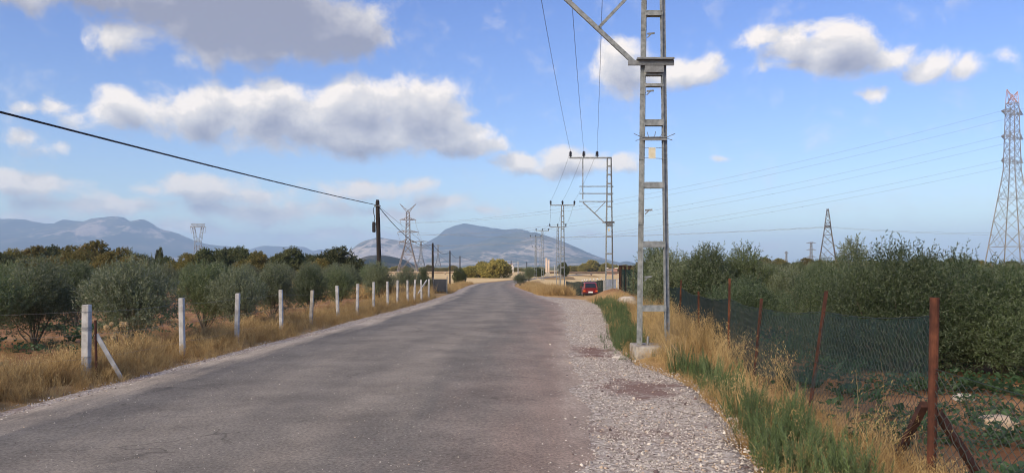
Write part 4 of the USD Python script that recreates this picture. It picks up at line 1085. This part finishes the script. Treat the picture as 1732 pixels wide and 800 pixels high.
RP = [(3.02, 2.7, 1.0, 0, 0), (3.05, 5.6, 1.355, .03, 0), (3.19, 8.3, 1.32, .225, .05), (3.26, 10.4, 1.15, .11, -.02), (3.66, 13.0, 1.39, .02, 0), (3.95, 16.2, 1.1, -.02, 0), (4.35, 20.0, 1.25, .05, 0), (4.75, 24.5, 1.25, -.06, 0), (5.25, 30.0, 1.3, .04, 0), (6.0, 38.0, 1.35, 0, 0)]
rf = thing('chain_link_fence', 'chain-link fence on rusty angle-iron posts with a dark green shade net, right of the gravel', 'fence')
labs = {1: 'nearest and thickest rusty post, with two braces', 2: 'leaning rusty post', 3: 'short rusty post, third from the nearest'}
tops = []
for i, (x, y, h, lx, ly) in enumerate(RP):
    z0 = float(terrain(x, y)); w = .072 if i == 1 else .040
    b = MB(); p, q = np.array([x, y, z0 - .15]), np.array([x + lx, y + ly, z0 + h])
    if i == 1:
        b.tube([p, p + (q - p) * .45, q], [.031, .031, .033], 12)
    else:   # angle iron
        b.bar(p, q, w, .008, up=(0, 1, 0)); b.bar(p + (w / 2 - .004, w / 2, 0), q + (w / 2 - .004, w / 2, 0), .008, w, up=(0, 1, 0))
    if i:
        obj('post', b.get(), M['rust'] if i in (1, 4) else M['rust_dark'] if i in (2, 3) else M['rust'], rf, label=labs.get(i))
    tops.append((x, y, z0, h, lx, ly))
x, y = RP[1][:2]; z0 = tops[1][2]
obj('brace', MB().bar((x - .02, y + .05, z0 + .57), (3.17, 6.35, z0 - .02), .05, .05).get(), M['rust_dark'], rf)
obj('brace', MB().bar((x + .05, y, z0 + .52), (3.62, 5.95, z0 - .04), .05, .05).get(), M['rust_dark'], rf)
MESH_TOP = [.98, 1.22, 1.10, 1.02, 1.05, 1.0, 1.05, 1.05, 1.1, 1.1]
mesh_end = {0: (.98, .90), 1: (1.22, 1.08)}


def pos(i, f, z, off=0.0):
    (x0, y0, a0, h0, lx0, ly0), (x1, y1, a1, h1, lx1, ly1) = tops[i], tops[i + 1]
    x = x0 + (x1 - x0) * f + (lx0 * (1 - f) * z / h0 + lx1 * f * z / h1)
    y = y0 + (y1 - y0) * f + (ly0 * (1 - f) * z / h0 + ly1 * f * z / h1)
    belly = .05 * np.sin(np.pi * f) * np.sin(np.pi * np.clip(z / 1.1, 0, 1))
    return np.array([x + belly - off, y, a0 + (a1 - a0) * f + z])


def wires(i, cell, r_, ta, tb):
    L = math.hypot(tops[i + 1][0] - tops[i][0], tops[i + 1][1] - tops[i][1]); b = MB()
    N = int(L / cell)
    dz = cell * .98
    for fam in (1, -1):
        for k in range(-int(1.3 / dz), N + int(1.3 / dz)):
            pts = []
            for j in range(0, int(1.3 / (dz / 2)) + 1):
                s = (k + fam * j * .5) * cell + (0 if fam == 1 else cell * .0); z = .03 + j * dz / 2
                if 0 <= s <= L and z <= ta + (tb - ta) * s / L - .05 * math.sin(math.pi * s / L):
                    pts.append(pos(i, s / L, z) + ((.004 if (j % 2) == (fam > 0) else -.004), 0, 0))
            if len(pts) > 1:
                b.tube(pts, r_, 3, cap=False)
    return b


for i in range(5):
    ta = 1.22 if i == 1 else MESH_TOP[i]; tb = .82 if False else MESH_TOP[i + 1]
    if i == 0:
        ta, tb = .84, .84
    obj('chain_link_panel', wires(i, .085 if i < 2 else .1, (.0027 if i < 1 else .0021) if i < 2 else .0022, ta, tb).get(), M['chainlink'], rf)
b = MB()
for i in range(1, 9):
    for zz in (MESH_TOP[i], .55):
        b.tube([pos(i, f, (MESH_TOP[i] + (MESH_TOP[i + 1] - MESH_TOP[i]) * f) * (1 if zz > .6 else .5) - .04 * math.sin(math.pi * f)) for f in np.linspace(0, 1, 8)], .003, 3, cap=False)
b.tube([pos(0, f, .84 - .04 * math.sin(math.pi * f)) for f in np.linspace(0, 1, 8)], .003, 3, cap=False)
obj('strand', b.get(), M['chainlink'], rf)
nn = {'g': ('geometry', {}), 'mp': ('mapping', {'scale': (1.0, 1.0, .35)}), 'n': ('noise_texture', {'scale': 11.0, 'detail': 5.0, 'roughness': .7}), 'k': ('map_range', {'clamp': True, 'from_min': .3, 'from_max': .7, 'to_min': .28, 'to_max': .62}),
      'd': ('principled_bsdf', {'base_color': (.015, .034, .031), 'roughness': .75, 'specular_ior_level': .2}), 't': ('transparent_bsdf', {}), 'mx': ('mix_closure', {})}
M['shade_net'] = usdkit.material(stage, '/World/Looks/shade_net', nn, [('g.position', 'mp.vector'), ('mp.vector', 'n.vector'), ('n.fac', 'k.value'), ('k.result', 'mx.fac'), ('t.BSDF', 'mx.closure1'), ('d.BSDF', 'mx.closure2')], surface='mx.closure')
M['shade_net_dense'] = usdkit.material(stage, '/World/Looks/shade_net_dense', {**nn, 'd': ('principled_bsdf', {'base_color': (.009, .023, .022), 'roughness': .8, 'specular_ior_level': .2}), 'k': ('map_range', {'clamp': True, 'from_min': .3, 'from_max': .7, 'to_min': .86, 'to_max': 1.0})},
                                       [('g.position', 'mp.vector'), ('mp.vector', 'n.vector'), ('n.fac', 'k.value'), ('k.result', 'mx.fac'), ('t.BSDF', 'mx.closure1'), ('d.BSDF', 'mx.closure2')], surface='mx.closure')
for i in range(1, 9):
    nf, nz = 26, 14; V = []
    for f in np.linspace(0, 1, nf):
        top = MESH_TOP[i] + (MESH_TOP[i + 1] - MESH_TOP[i]) * f - .05 * math.sin(math.pi * f) + .01 * math.sin(f * 31)
        low = (.74 - .42 * f + .05 * math.sin(f * 17)) if i == 1 else (.32 - .2 * f if i == 2 else .08)
        for g in np.linspace(0, 1, nz):
            V.append(pos(i, f, low + (top - low) * g, -.012 + .012 * math.sin(f * 40 + g * 3) + .01 * math.sin(g * 9 + i)))
    obj('shade_net', (np.array(V), grid_faces(nf, nz)), M['shade_net'] if i < 4 else M['shade_net_dense'], rf, smooth=True)

# gate frame wrapped in dark net at the far end of the fence
gx0, gy0 = 6.35, 43.5
z0 = float(terrain(gx0 + .3, gy0))
t = thing('gate_frame', 'rusty dark gate frames wrapped in black net at the far end of the right fence', 'gate', (gx0, gy0, z0))
zt = EYE + .02 - z0
for sx, w, h in ((-.22, .16, zt + .03), (.04, .11, zt - .04), (.28, .12, zt), (.56, .12, zt + .01), (.84, .07, zt - .22)):
    obj('post', MB().bar((sx, 0, -.2), (sx + .02, .03, h), w, .08).get(), M['charred'], t)
for z, a, c in ((zt - .03, -.22, .06), (zt - .45, -.22, .04), (zt - .05, .28, .58), (zt - .5, .28, .56), (.6, .28, .58)):
    obj('rail', MB().bar((a, -.01, z), (c, .0, z), .05, .06).get(), M['charred'], t)
V = np.array([(a, -.05 + .03 * math.sin(a * 20), z) for a in np.linspace(-.2, 1.7, 20) for z in np.linspace(.05, zt - .22, 8)])
obj('net', (V, grid_faces(20, 8)), M['shade_net_dense'], t, smooth=True)

# dark net enclosure behind the car
t = thing('net_enclosure', 'dark green shade-net enclosure with a rounded corner behind the red car', 'enclosure', (0, 0, 0))
path = [(7.0, 99.5), (7.02, 95.0), (7.25, 92.8), (7.9, 92.0), (9.5, 92.3), (11.3, 92.6), (12.4, 92.4)]
pt = np.array(path); sl = np.r_[0, np.cumsum(np.linalg.norm(np.diff(pt, axis=0), axis=1))]
ss = np.linspace(0, sl[-1], 60); XX, YY = np.interp(ss, sl, pt[:, 0]), np.interp(ss, sl, pt[:, 1])
V = []
for k, (a, c) in enumerate(zip(XX, YY)):
    zg = float(terrain(a, c)); top = -.36 + .40 * sstep(5, 16, ss[k]) + .03 * math.sin(k * .9)
    for g in np.linspace(0, 1, 6):
        V.append((a + .03 * math.sin(k * 1.7 + g * 4), c + .05 * math.sin(k * 1.1 + g * 5), zg + .02 + (top - zg) * g))
obj('net', (np.array(V), grid_faces(60, 6)), M['shade_net_dense'], t, smooth=True)
for px, top in ((985, 474), (989, 473), (993, 473), (998.5, 472.5), (1004.5, 472), (1010.5, 471.5), (1017, 471)):
    x, d = (px - CX) / FPX * 93.5, 93.5; zg = float(terrain(x, d)); zt = EYE + (CY - top) / FPX * d
    obj('stake', MB().tube([(x, d, zg), (x, d, zt - .08)], .04, 6).get(), M['galv_dark'], t); obj('white_cap', MB().lathe([(0, 0), (.08, 0), (.085, .14), (0, .16)], (x, d, zt - .1), 8).get(), M['whitewash'], t)
x, d = (1034 - CX) / FPX * 90, 90; z0 = float(terrain(x, d))
t = thing('metal_gate', 'bluish grey sheet-metal gate leaf behind the second power pole', 'gate', (x, d, z0))
for j in range(4):
    obj('sheet', MB().box((-.5 + j * .3, 0, 1.0), (.285, .03, 1.9)).get(), M['sheet_metal'], t)
for zz in (1.97, .1):
    obj('rail', MB().box((0, .04, zz), (1.4, .05, .06)).get(), M['galv_dark'], t)
obj('post', MB().box((.84, 0, 1.05), (.2, .2, 2.1)).get(), M['post_white'], t)
obj('post', MB().box((-.86, 0, 1.0), (.14, .14, 1.9)).get(), M['post_white'], t)

# ------------------------------------------------------------------ parked red car seen from behind
def loft(secs):
    """closed hull of cross sections along y, each a list of (x, z) corners"""
    n = len(secs[0][1]); v = np.array([(a, y, c) for y, s in secs for a, c in s]); f = []
    for i in range(len(secs) - 1):
        for j in range(n):
            a, b_, c, e = i * n + j, i * n + (j + 1) % n, (i + 1) * n + (j + 1) % n, (i + 1) * n + j
            f += [(a, b_, c), (a, c, e)]
    m = len(secs) - 1
    for j in range(1, n - 1):
        f += [(0, j + 1, j), (m * n, m * n + j, m * n + j + 1)]
    return v, np.array(f)


x, d = (997 - CX) / FPX * 86, 86.0; z0 = float(terrain(x, d))
t = thing('parked_car', 'red estate car parked with its rear towards the road, before the dark net', 'car', (x, d, z0), -.05)


def body(w, z0_, z1_, r_=.09):
    return [(-w + r_, z0_), (w - r_, z0_), (w, z0_ + r_), (w, z1_ - .25), (w - .03, z1_ - r_), (w - .1, z1_), (-w + .1, z1_), (-w + .03, z1_ - r_), (-w, z1_ - .25), (-w, z0_ + r_)]


obj('body', loft([(-2.05, body(.76, .42, .98)), (-1.98, body(.80, .34, 1.02)), (-1.0, body(.83, .28, 1.04)), (.8, body(.83, .28, 1.02)), (1.75, body(.80, .32, .96)), (1.98, body(.74, .40, .86))]), M['car_red'], t, smooth=40)


def cabin(w0, w1, z0_, z1_):
    return [(-w0, z0_), (w0, z0_), (w1 + .02, z1_ - .1), (w1 - .06, z1_), (-w1 + .06, z1_), (-w1 - .02, z1_ - .1)]


obj('roof', loft([(-1.98, cabin(.77, .70, 1.0, 1.04)), (-1.72, cabin(.78, .66, 1.0, 1.62)), (-1.3, cabin(.78, .65, 1.0, 1.68)), (.2, cabin(.78, .65, 1.0, 1.66)), (.42, cabin(.78, .64, 1.0, 1.6)), (.98, cabin(.77, .70, 1.0, 1.04))]), M['car_red'], t, smooth=40)
rw = obj('rear_window', loft([(-2.0, [(-.62, 1.09), (.62, 1.09), (.55, 1.17), (-.55, 1.17)]), (-1.752, [(-.60, 1.1), (.60, 1.1), (.54, 1.56), (-.54, 1.56)])]), M['car_glass'], t)
for s in (-1, 1):
    for y0, y1 in ((-1.6, -.75), (-.68, .05), (.12, .6)):
        obj('side_window', MB().bar((s * .732, y0, 1.33), (s * .732, y1, 1.33), .03, .42).get(), M['car_glass'], t)
    lamp = obj('tail_lamp', MB().box((s * .64, -2.07, .74), (.26, .06, .16)).get(), M['lamp_red'], t)
    obj('indicator', MB().box((s * .70, -2.105, .74), (.12, .02, .13)).get(), M['lamp_orange'], lamp)
    obj('mirror', MB().box((s * .92, .55, 1.1), (.14, .08, .12)).get(), M['car_red'], t)
obj('bumper', trimesh.Trimesh(np.array((q := rounded((1.62, .14, .16), .04)).vertices) + (0, -2.1, .46), q.faces, process=False), M['cable_black'], t, smooth=30)
obj('number_plate', MB().box((.02, -2.12, .62), (.50, .02, .15)).get(), M['number_plate'], t)
obj('tailgate', MB().box((0, -2.062, .90), (1.3, .02, .1)).get(), M['car_red'], t)
obj('windscreen', MB().bar((0, .44, 1.55), (0, .92, 1.1), 1.22, .02).get(), M['car_glass'], t)
for sx in (-.72, .72):
    for sy in (-1.25, 1.25):
        w = trimesh.creation.cylinder(.31, .2, sections=20); w.apply_transform(trimesh.transformations.rotation_matrix(np.pi / 2, (0, 1, 0))); w.apply_translation((sx, sy, .31))
        wh = obj('wheel', w, M['tyre'], t, smooth=40)
        h = trimesh.creation.cylinder(.18, .03, sections=16); h.apply_transform(trimesh.transformations.rotation_matrix(np.pi / 2, (0, 1, 0))); h.apply_translation((sx + .1 * np.sign(sx), sy, .31)); obj('hub_cap', h, M['chrome'], wh)

# ------------------------------------------------------------------ stones, globe flowers
def stone(name, label, x, y, s, m, sq=(1, .8, .55), seed=0, **kw):
    i = trimesh.creation.icosphere(3, 1.0); v = np.array(i.vertices)
    v = np.sign(v) * np.abs(v) ** .8
    v *= 1 + .5 * (meshkit.fbm(v * 1.6 + seed * 7, 4, seed)[:, None] - .5)
    v = v * np.array(sq) * s
    obj(name, (v + (x, y, float(terrain(x, y)) + s * sq[2] * .45), i.faces), M[m], smooth=50, label=label, cat='stone', **kw)


stone('field_stone', 'large pale stone lying behind the chain-link right of the nearest rusty post', *((1688 - CX) / FPX * 7.6, 7.6), .17, 'pebble_tan', (1.1, .8, .55), 1)
stone('field_stone', 'small flat stone left of the large pale stone behind the chain-link', (1630 - CX) / FPX * 9.0, 9.0, .10, 'stone', (1.2, .8, .5), 2)
stone('field_stone', 'pale boulder in the dry grass before the gate frames', (1062 - CX) / FPX * 31, 31, .38, 'stone', (1.1, .8, .75), 3)
stone('field_stone', 'pale lump of stone left of the concrete block of the near pole', (1048 - CX) / FPX * 13.6, 13.6, .11, 'stone', (1.3, .9, .6), 4)
stone('field_stone', 'brown stone half buried in the dry grass field left of the red car', (928 - CX) / FPX * 66, 66, .42, 'stone', (1.4, .8, .5), 5)

d = 12.3
for px, py, h in ((182, 552, 0), (187.5, 548, 0), (175, 556, 0), (203, 550, 0), (188.5, 558, 0), (195, 569, 0), (213, 547, 0), (207, 570, 0)):
    x = (px - CX) / FPX * d; dd = d + r.normal() * .15; zt = EYE + (CY - py) / FPX * d
    x0 = (193 - CX) / FPX * d + (x - (193 - CX) / FPX * d) * .25; z0 = float(terrain(x0, d))
    t = thing('globe_flower', f'dried beige globe flower on a tall stalk, {"lowest of the cluster" if py == 570 else "topmost of the cluster" if py == 547 else "in the cluster beside the first white post"}', 'dried flower', (0, 0, 0), group=None if py in (570, 547) else 'dried globe flowers beside the first white post')
    obj('stalk', MB().tube([(x0, d, z0), (x0 * .4 + x * .6, dd, z0 + (zt - z0) * .6), (x, dd, zt)], [.006, .005, .004], 4).get(), M['straw_dark'], t)
    fl = MB(); n = 130; q = unit(r, n); R_ = r.uniform(.030, .046)
    v, f = leaves(np.tile([x, dd, zt], (n, 1)) + q * R_ * .3, q, unit(r, n), R_ * r.uniform(.7, 1.1, n), .011)
    fl.add(v, f); ic = trimesh.creation.icosphere(1, R_ * .7); fl.add(np.array(ic.vertices) + (x, dd, zt), ic.faces)
    obj('flower_head', fl.get(), M['flower'], t)

# ------------------------------------------------------------------ grass, weeds and pebbles (uncountable)
def blades(seed, n, R, h, w, lean, oat=0.0, curl=.5):
    r = np.random.default_rng(seed); b = MB()
    a = r.random(n) * 6.283; rad = R * np.sqrt(r.random(n))
    p = np.stack([rad * np.cos(a), rad * np.sin(a), np.full(n, -.02)], 1)
    hh = h * r.uniform(.55, 1.15, n); la = r.random(n) * 6.283; ln = lean * r.uniform(.2, 1.3, n)
    dirv = np.stack([np.cos(la), np.sin(la)], 1)
    sa = r.random(n) * 6.283; sv = np.stack([np.cos(sa), np.sin(sa), 0 * sa], 1) * (w * r.uniform(.6, 1.2, n))[:, None] / 2
    V = []
    for k, t in enumerate((0, .4, .75, 1.0)):
        c = p.copy(); c[:, :2] += dirv * (ln * hh * t ** (1 + curl * 1.6))[:, None]; c[:, 2] += hh * t * (1 - .18 * ln * t)
        ww = (1, .85, .55, .08)[k]
        V += [c - sv * ww, c + sv * ww]
    V = np.stack(V, 1).reshape(-1, 3)
    i = np.arange(n)[:, None] * 8
    F = np.vstack([i + q for q in ([0, 1, 3], [0, 3, 2], [2, 3, 5], [2, 5, 4], [4, 5, 7], [4, 7, 6])])
    b.add(V, F)
    if oat:
        tall = np.nonzero(r.random(n) < oat)[0]
        tip = V.reshape(n, 8, 3)[tall, 6]; mid = V.reshape(n, 8, 3)[tall, 4]
        m = 9
        f = r.random((len(tall), m, 1)); base = (mid[:, None] * (1 - f) + tip[:, None] * f)
        out = unit(r, len(tall) * m) * .04; out[:, 2] = np.abs(out[:, 2]) * .3
        base = base.reshape(-1, 3) + out
        dd = unit(r, len(base)) * .5 + (0, 0, -.8)
        b.add(*leaves(base, dd, unit(r, len(base)), r.uniform(.022, .036, len(base)), .009, .3))
    return b.get()


def weed(seed, n, h, spread, leaf=.062, per=54):
    r = np.random.default_rng(seed); b = MB(); B, D, L = [], [], []
    for s in range(n):
        a = r.random() * 6.283; p = np.array([math.cos(a), math.sin(a), 0]) * spread * math.sqrt(r.random()); H = h * r.uniform(.6, 1.15)
        tip = p + np.array([r.normal() * .12 * H, r.normal() * .12 * H, H])
        b.tube([p, (p + tip) / 2 + r.normal(size=3) * .01, tip], [.005, .004, .0015], 3, cap=False)
        t = np.linspace(.08, 1, per); az = np.arange(per) * 2.4 + r.random() * 6
        dv = np.stack([np.cos(az), np.sin(az), .55 + .9 * t], 1)
        B.append(p + (tip - p) * t[:, None]); D.append(dv); L.append(leaf * (1.15 - .75 * t) * r.uniform(.7, 1.2, per))
    B, D, L = np.vstack(B), np.vstack(D), np.concatenate(L)
    b.add(*leaves(B, D, unit(r, len(B)), L, L * .15 + .004, .1))
    return b.get()


def rosette(seed, n, R):
    r = np.random.default_rng(seed); a = r.random(n) * 6.283; rad = R * np.sqrt(r.random(n)); B = np.stack([rad * np.cos(a), rad * np.sin(a), .03 + .1 * r.random(n)], 1)
    D = np.stack([np.cos(a) + r.normal(size=n) * .6, np.sin(a) + r.normal(size=n) * .6, .1 + .5 * r.random(n)], 1)
    return leaves(B, D, unit(r, n) * (1, 1, .3), r.uniform(.05, .11, n), .05, .15)


def scatter(name, label, cat, protos, P_, scale, tilt=0.0, seed=0, spin3=False):
    r = np.random.default_rng(seed + 900)
    pi = UsdGeom.PointInstancer.Define(stage, f'/World/{numbered("/World", name)}')
    paths = []
    for k, (mesh, m) in enumerate(protos):
        g = obj(f'kind_{"abcdefghij"[k]}', mesh, m, pi); paths.append(g.GetPath())
    n = len(P_)
    pi.CreatePrototypesRel().SetTargets(paths)
    pi.CreateProtoIndicesAttr(Vt.IntArray.FromNumpy(r.integers(0, len(protos), n).astype(np.int32)))
    pi.CreatePositionsAttr(Vt.Vec3fArray.FromNumpy(np.asarray(P_, np.float32)))
    pi.CreateScalesAttr(Vt.Vec3fArray.FromNumpy(np.asarray(scale, np.float32)))
    a = r.random(n) * 6.283
    if spin3:
        q = unit(r, n); w = np.cos(a / 2); xyz = q * np.sin(a / 2)[:, None]
    else:
        tx, ty = r.normal(size=n) * tilt / 2, r.normal(size=n) * tilt / 2
        w = np.cos(a / 2); xyz = np.stack([tx, ty, np.sin(a / 2)], 1)
        nn_ = np.sqrt(w ** 2 + (xyz ** 2).sum(1)); w = w / nn_; xyz = xyz / nn_[:, None]
    pi.CreateOrientationsAttr(Vt.QuathArray([Gf.Quath(float(w_), *map(float, q_)) for w_, q_ in zip(w, xyz)]))
    return tag(pi, label, cat, kind='stuff')


def sample(n, y0, y1, fa, fb, seed, power=1.0):
    r = np.random.default_rng(seed); y = y0 + (y1 - y0) * r.random(n) ** power; u = r.random(n); a, b = fa(y), fb(y); x = a + (b - a) * u
    return x, y, r


def on_ground(x, y):
    return np.stack([x, y, terrain(x, y)], 1)


def s3(r, lo, hi, n, zvar=.25):
    s = r.uniform(lo, hi, n); return np.stack([s, s, s * r.uniform(1 - zvar, 1 + zvar, n)], 1)


dry = [(blades(500 + k, 24, .14, .35, .007, .5, oat=.25), M['straw' if k % 3 else 'straw_dark']) for k in range(5)]
tall = [(blades(520 + k, 24, .14, .66, .007, .5, oat=.6, curl=.8), M['straw' if k % 2 else 'oat']) for k in range(4)]
fuzz = [(blades(540 + k, 40, .30, .34, .016, .6), M['straw' if k % 2 else 'straw_dark']) for k in range(4)]
edge = lambda d: xl(d) - shoulder(d)
# left verge between the grit and the fence
x, y, q = sample(4200, 6.0, 42, lambda d: edge(d) - 1.25, lambda d: edge(d) + .12 * np.sin(d * 3.1) * np.sin(d * 1.3), 1, 1.5)
keep = q.random(len(x)) < np.clip(2.6 * fbm2(x, y, .9, 3, 71) - .5, .12, 1); x, y = x[keep], y[keep]
dist = (edge(y) - x); hs = .55 + .6 * sstep(.05, .8, dist)
sc = s3(q, .75, 1.15, len(x)) * hs[:, None]
scatter('dry_grass', 'golden dry grass on the verge between the road edge and the white posts', 'grass', dry, on_ground(x, y), sc, .25, 1)
x, y, q = sample(1150, 6.5, 34, lambda d: edge(d) - 5.5, lambda d: edge(d) - 1.1, 2, 1.4)
keep = q.random(len(x)) < 1.5 * fbm2(x, y, .8, 3, 72) - .25; x, y = x[keep], y[keep]
scatter('dry_grass', 'thin dry stubble among the front olive trees of the left orchard', 'grass', dry, on_ground(x, y), s3(q, .4, .8, len(x)), .3, 2)
x, y, q = sample(4600, 38, 118, lambda d: edge(d) - 9, lambda d: edge(d) - .1, 3, 1.25)
keep = ~((np.abs(x / y + .094) < .013) & (y < 52)); x, y = x[keep], y[keep]
scatter('dry_grass', 'dry grass field beyond the end of the left fence', 'grass', fuzz, on_ground(x, y), s3(q, 1.0, 1.8, len(x)) * (.6 + .5 * sstep(.1, 1.5, edge(y) - x))[:, None], .25, 3)
# right verge: straw along the fence and beyond the near pole
fx = PchipInterpolator([p[1] for p in RP], [p[0] for p in RP], extrapolate=True)
lo_ = lambda d: np.maximum(xg(d) + .12, fx(d) - 1.15)
x, y, q = sample(2100, 5.2, 44, lo_, lambda d: fx(d) + .25, 4, 1.5)
dens = np.interp(y, [5.2, 6.4, 7.6, 8.6, 9.6, 13, 18, 34, 37], [.03, .04, .07, .16, .8, 1, .7, .4, 0]); keep = q.random(len(x)) < dens * np.clip(3.8 * fbm2(x, y, 1.1, 3, 73) - 1.66, .03, .9) * (x > np.where(y < 10.5, fx(y) - .75, -9)); x, y = x[keep], y[keep]
scatter('tall_dry_grass', 'tall straw-coloured wild oats along the right fence', 'grass', tall, on_ground(x, y), s3(q, .6, 1.08, len(x)), .2, 4)
x, y, q = sample(1700, 5.0, 37, lambda d: xg(d) - .02, lambda d: fx(d) + .1, 5, 1.25)
keep = q.random(len(x)) < np.clip(3 * fbm2(x, y, 1.6, 3, 74) - .8, .1, 1); x, y = x[keep], y[keep]
scatter('dry_grass', 'short dry grass between the gravel and the right fence', 'grass', dry, on_ground(x, y), s3(q, .4, .8, len(x)), .35, 5)
x, y, q = sample(5600, 44, 112, lambda d: xg(d) + .1, lambda d: xg(d) + 9 + .02 * d, 6, 1.2)
keep = ~((x / y > .077) & (x / y < .150) & (q.random(len(x)) > .06)); x, y = x[keep], y[keep]
scatter('dry_grass', 'golden dry grass field between the road bend and the red car', 'grass', fuzz, on_ground(x, y), s3(q, 1.0, 1.9, len(x)) * ((.5 + .6 * sstep(.1, 1.5, x - xg(y))) * (1 - .55 * sstep(.068, .08, x / y)))[:, None], .25, 6)
# green weeds
weeds = [(weed(600 + k, 3 + k, .34 + .05 * k, .14), M['weed_leaf']) for k in range(5)]
x, y, q = sample(420, 14.6, 34, lambda d: xg(d) - .05, lambda d: xg(d) + .6 + .25 * sstep(18, 30, d), 7, 1.3)
x2, y2, q2 = sample(135, 5.2, 8.4, lambda d: xg(d) + .05, lambda d: xg(d) + .62, 8, 1.0)
x3, y3, _ = sample(70, 8.4, 12.2, lambda d: xg(d) + .08, lambda d: xg(d) + .38, 9, 1.0)
X_, Y_ = np.r_[x, x2, x3], np.r_[y, y2, y3]
scatter('green_weeds', 'feathery green weeds along the right edge of the gravel', 'weeds', weeds, on_ground(X_, Y_), s3(q, .4, .85, len(X_)), .18, 7)
x, y, q = sample(26, 12.6, 17.5, lambda d: xg(d) - .35, lambda d: xg(d) + .2, 10)
x, y = np.r_[x, 2.28 + q.random(9) * .7], np.r_[y, 13.35 + q.random(9) * .15]
scatter('small_weeds', 'small dusty weeds around the concrete block of the near pole', 'weeds', weeds, on_ground(x, y), s3(q, .22, .5, len(x)), .2, 10)
ros = [(rosette(620 + k, 46, .24), M['ground_weed']) for k in range(3)]
x, y, q = sample(1500, 5.0, 26, lambda d: fx(d) + .15, lambda d: fx(d) + 7, 11, 1.3)
keep = q.random(len(x)) < 2.6 * fbm2(x, y, .9, 3, 75) - .75; x, y = x[keep], y[keep]
scatter('ground_cover', 'dark green low weeds on the soil behind the right fence', 'weeds', ros, on_ground(x, y), s3(q, .6, 1.3, len(x)), .2, 11)
x, y, q = sample(900, 11, 34, lambda d: edge(d) - 11 - .3 * d, lambda d: edge(d) - 2.0, 12, 1.0)
keep = q.random(len(x)) < 2.6 * fbm2(x, y, .35, 3, 76) - 1.15; x, y = x[keep], y[keep]
scatter('ground_cover', 'green weed patches on the soil of the left orchard', 'weeds', ros, on_ground(x, y), s3(q, .7, 1.4, len(x)), .2, 12)
# pebbles
def pebble(seed):
    i = trimesh.creation.icosphere(1, 1.0); v = np.array(i.vertices); v *= 1 + .7 * (meshkit.noise(v * 1.7 + seed * 5.3, seed)[:, None] - .5)
    return v * np.array([1, .8, .55]), i.faces


peb = [(pebble(k), M[m]) for k, m in enumerate(('pebble_pale', 'pebble_grey', 'pebble_pale', 'pebble_tan', 'pebble_grey', 'pebble_dark', 'pebble_pale', 'pebble_grey'))]
x, y, q = sample(38000, 5.0, 38, lambda d: xr(d) - .35, lambda d: xg(d) + .12, 13, 1.7)
bare = np.maximum(1 - np.hypot((x - 1.75) / 1.0, (y - 10.2) / 1.3), 1 - np.hypot((x - 1.5) / .7, (y - 14.5) / 1.6)) + 2.6 * fbm2(x, y, 3.0, 4, 77) - 1.5
keep = q.random(len(x)) < (.06 + .94 * sstep(-.35, .6, x - xr(y)) * (.45 + .9 * fbm2(x, y, 1.3, 3, 78))) * (1 - .78 * sstep(0, .5, bare)); x, y = x[keep], y[keep]
s = .0035 + .0085 * q.random(len(x)) ** 2.4 + .012 * (q.random(len(x)) < .02)
uu = np.clip((x - xl(y)) / (xr(y) - xl(y)), 0, 1)
zz = np.where(x < xr(y) + .03, zr_(x, y, uu), zroad(y) - .018 + .03 * (fbm2(x, y, 1.1, 4, 31) - .5)) + s * .25
scatter('loose_pebbles', 'loose pale and dark pebbles spread over the gravel shoulder', 'pebbles', peb, np.stack([x, y, zz], 1), np.stack([s, s, s], 1), seed=13, spin3=True)
x, y, q = sample(5200, 5.4, 18, lambda d: xl(d) + .4, lambda d: xr(d) + .1, 15, 1.5)
keep = q.random(len(x)) < .25 + .75 * ((x - xl(y)) / (xr(y) - xl(y))) ** 3; x, y = x[keep], y[keep]
uu = (x - xl(y)) / (xr(y) - xl(y)); s = .003 + .005 * q.random(len(x)) ** 3
scatter('loose_grit', 'fine loose grit scattered over the asphalt', 'grit', peb, np.stack([x, y, zr_(x, y, uu) + s * .25], 1), np.stack([s, s, s], 1), seed=15, spin3=True)
x, y, q = sample(2600, 7.0, 40, lambda d: edge(d) - .1, lambda d: xl(d) + .12, 14, 1.3)
s = .004 + .009 * q.random(len(x)) ** 2.5
scatter('loose_pebbles', 'small loose stones along the left edge of the road', 'pebbles', peb, np.stack([x, y, zroad(y) - .02 + s * .3], 1), np.stack([s, s, s], 1), seed=14, spin3=True)

# ------------------------------------------------------------------ haze
HZ = usdkit.material(stage, '/World/Looks/haze', {'v': ('principled_volume', {'color': (.53, .74, 1.0), 'density': 9.5e-5, 'anisotropy': .0})}, [], volume='v.volume')
hb = trimesh.creation.box((36000, 36000, 690)); hb.apply_translation((0, 0, 325))
obj('haze', hb, HZ, kind='stuff', label='thin blue haze over the plain', cat='haze')
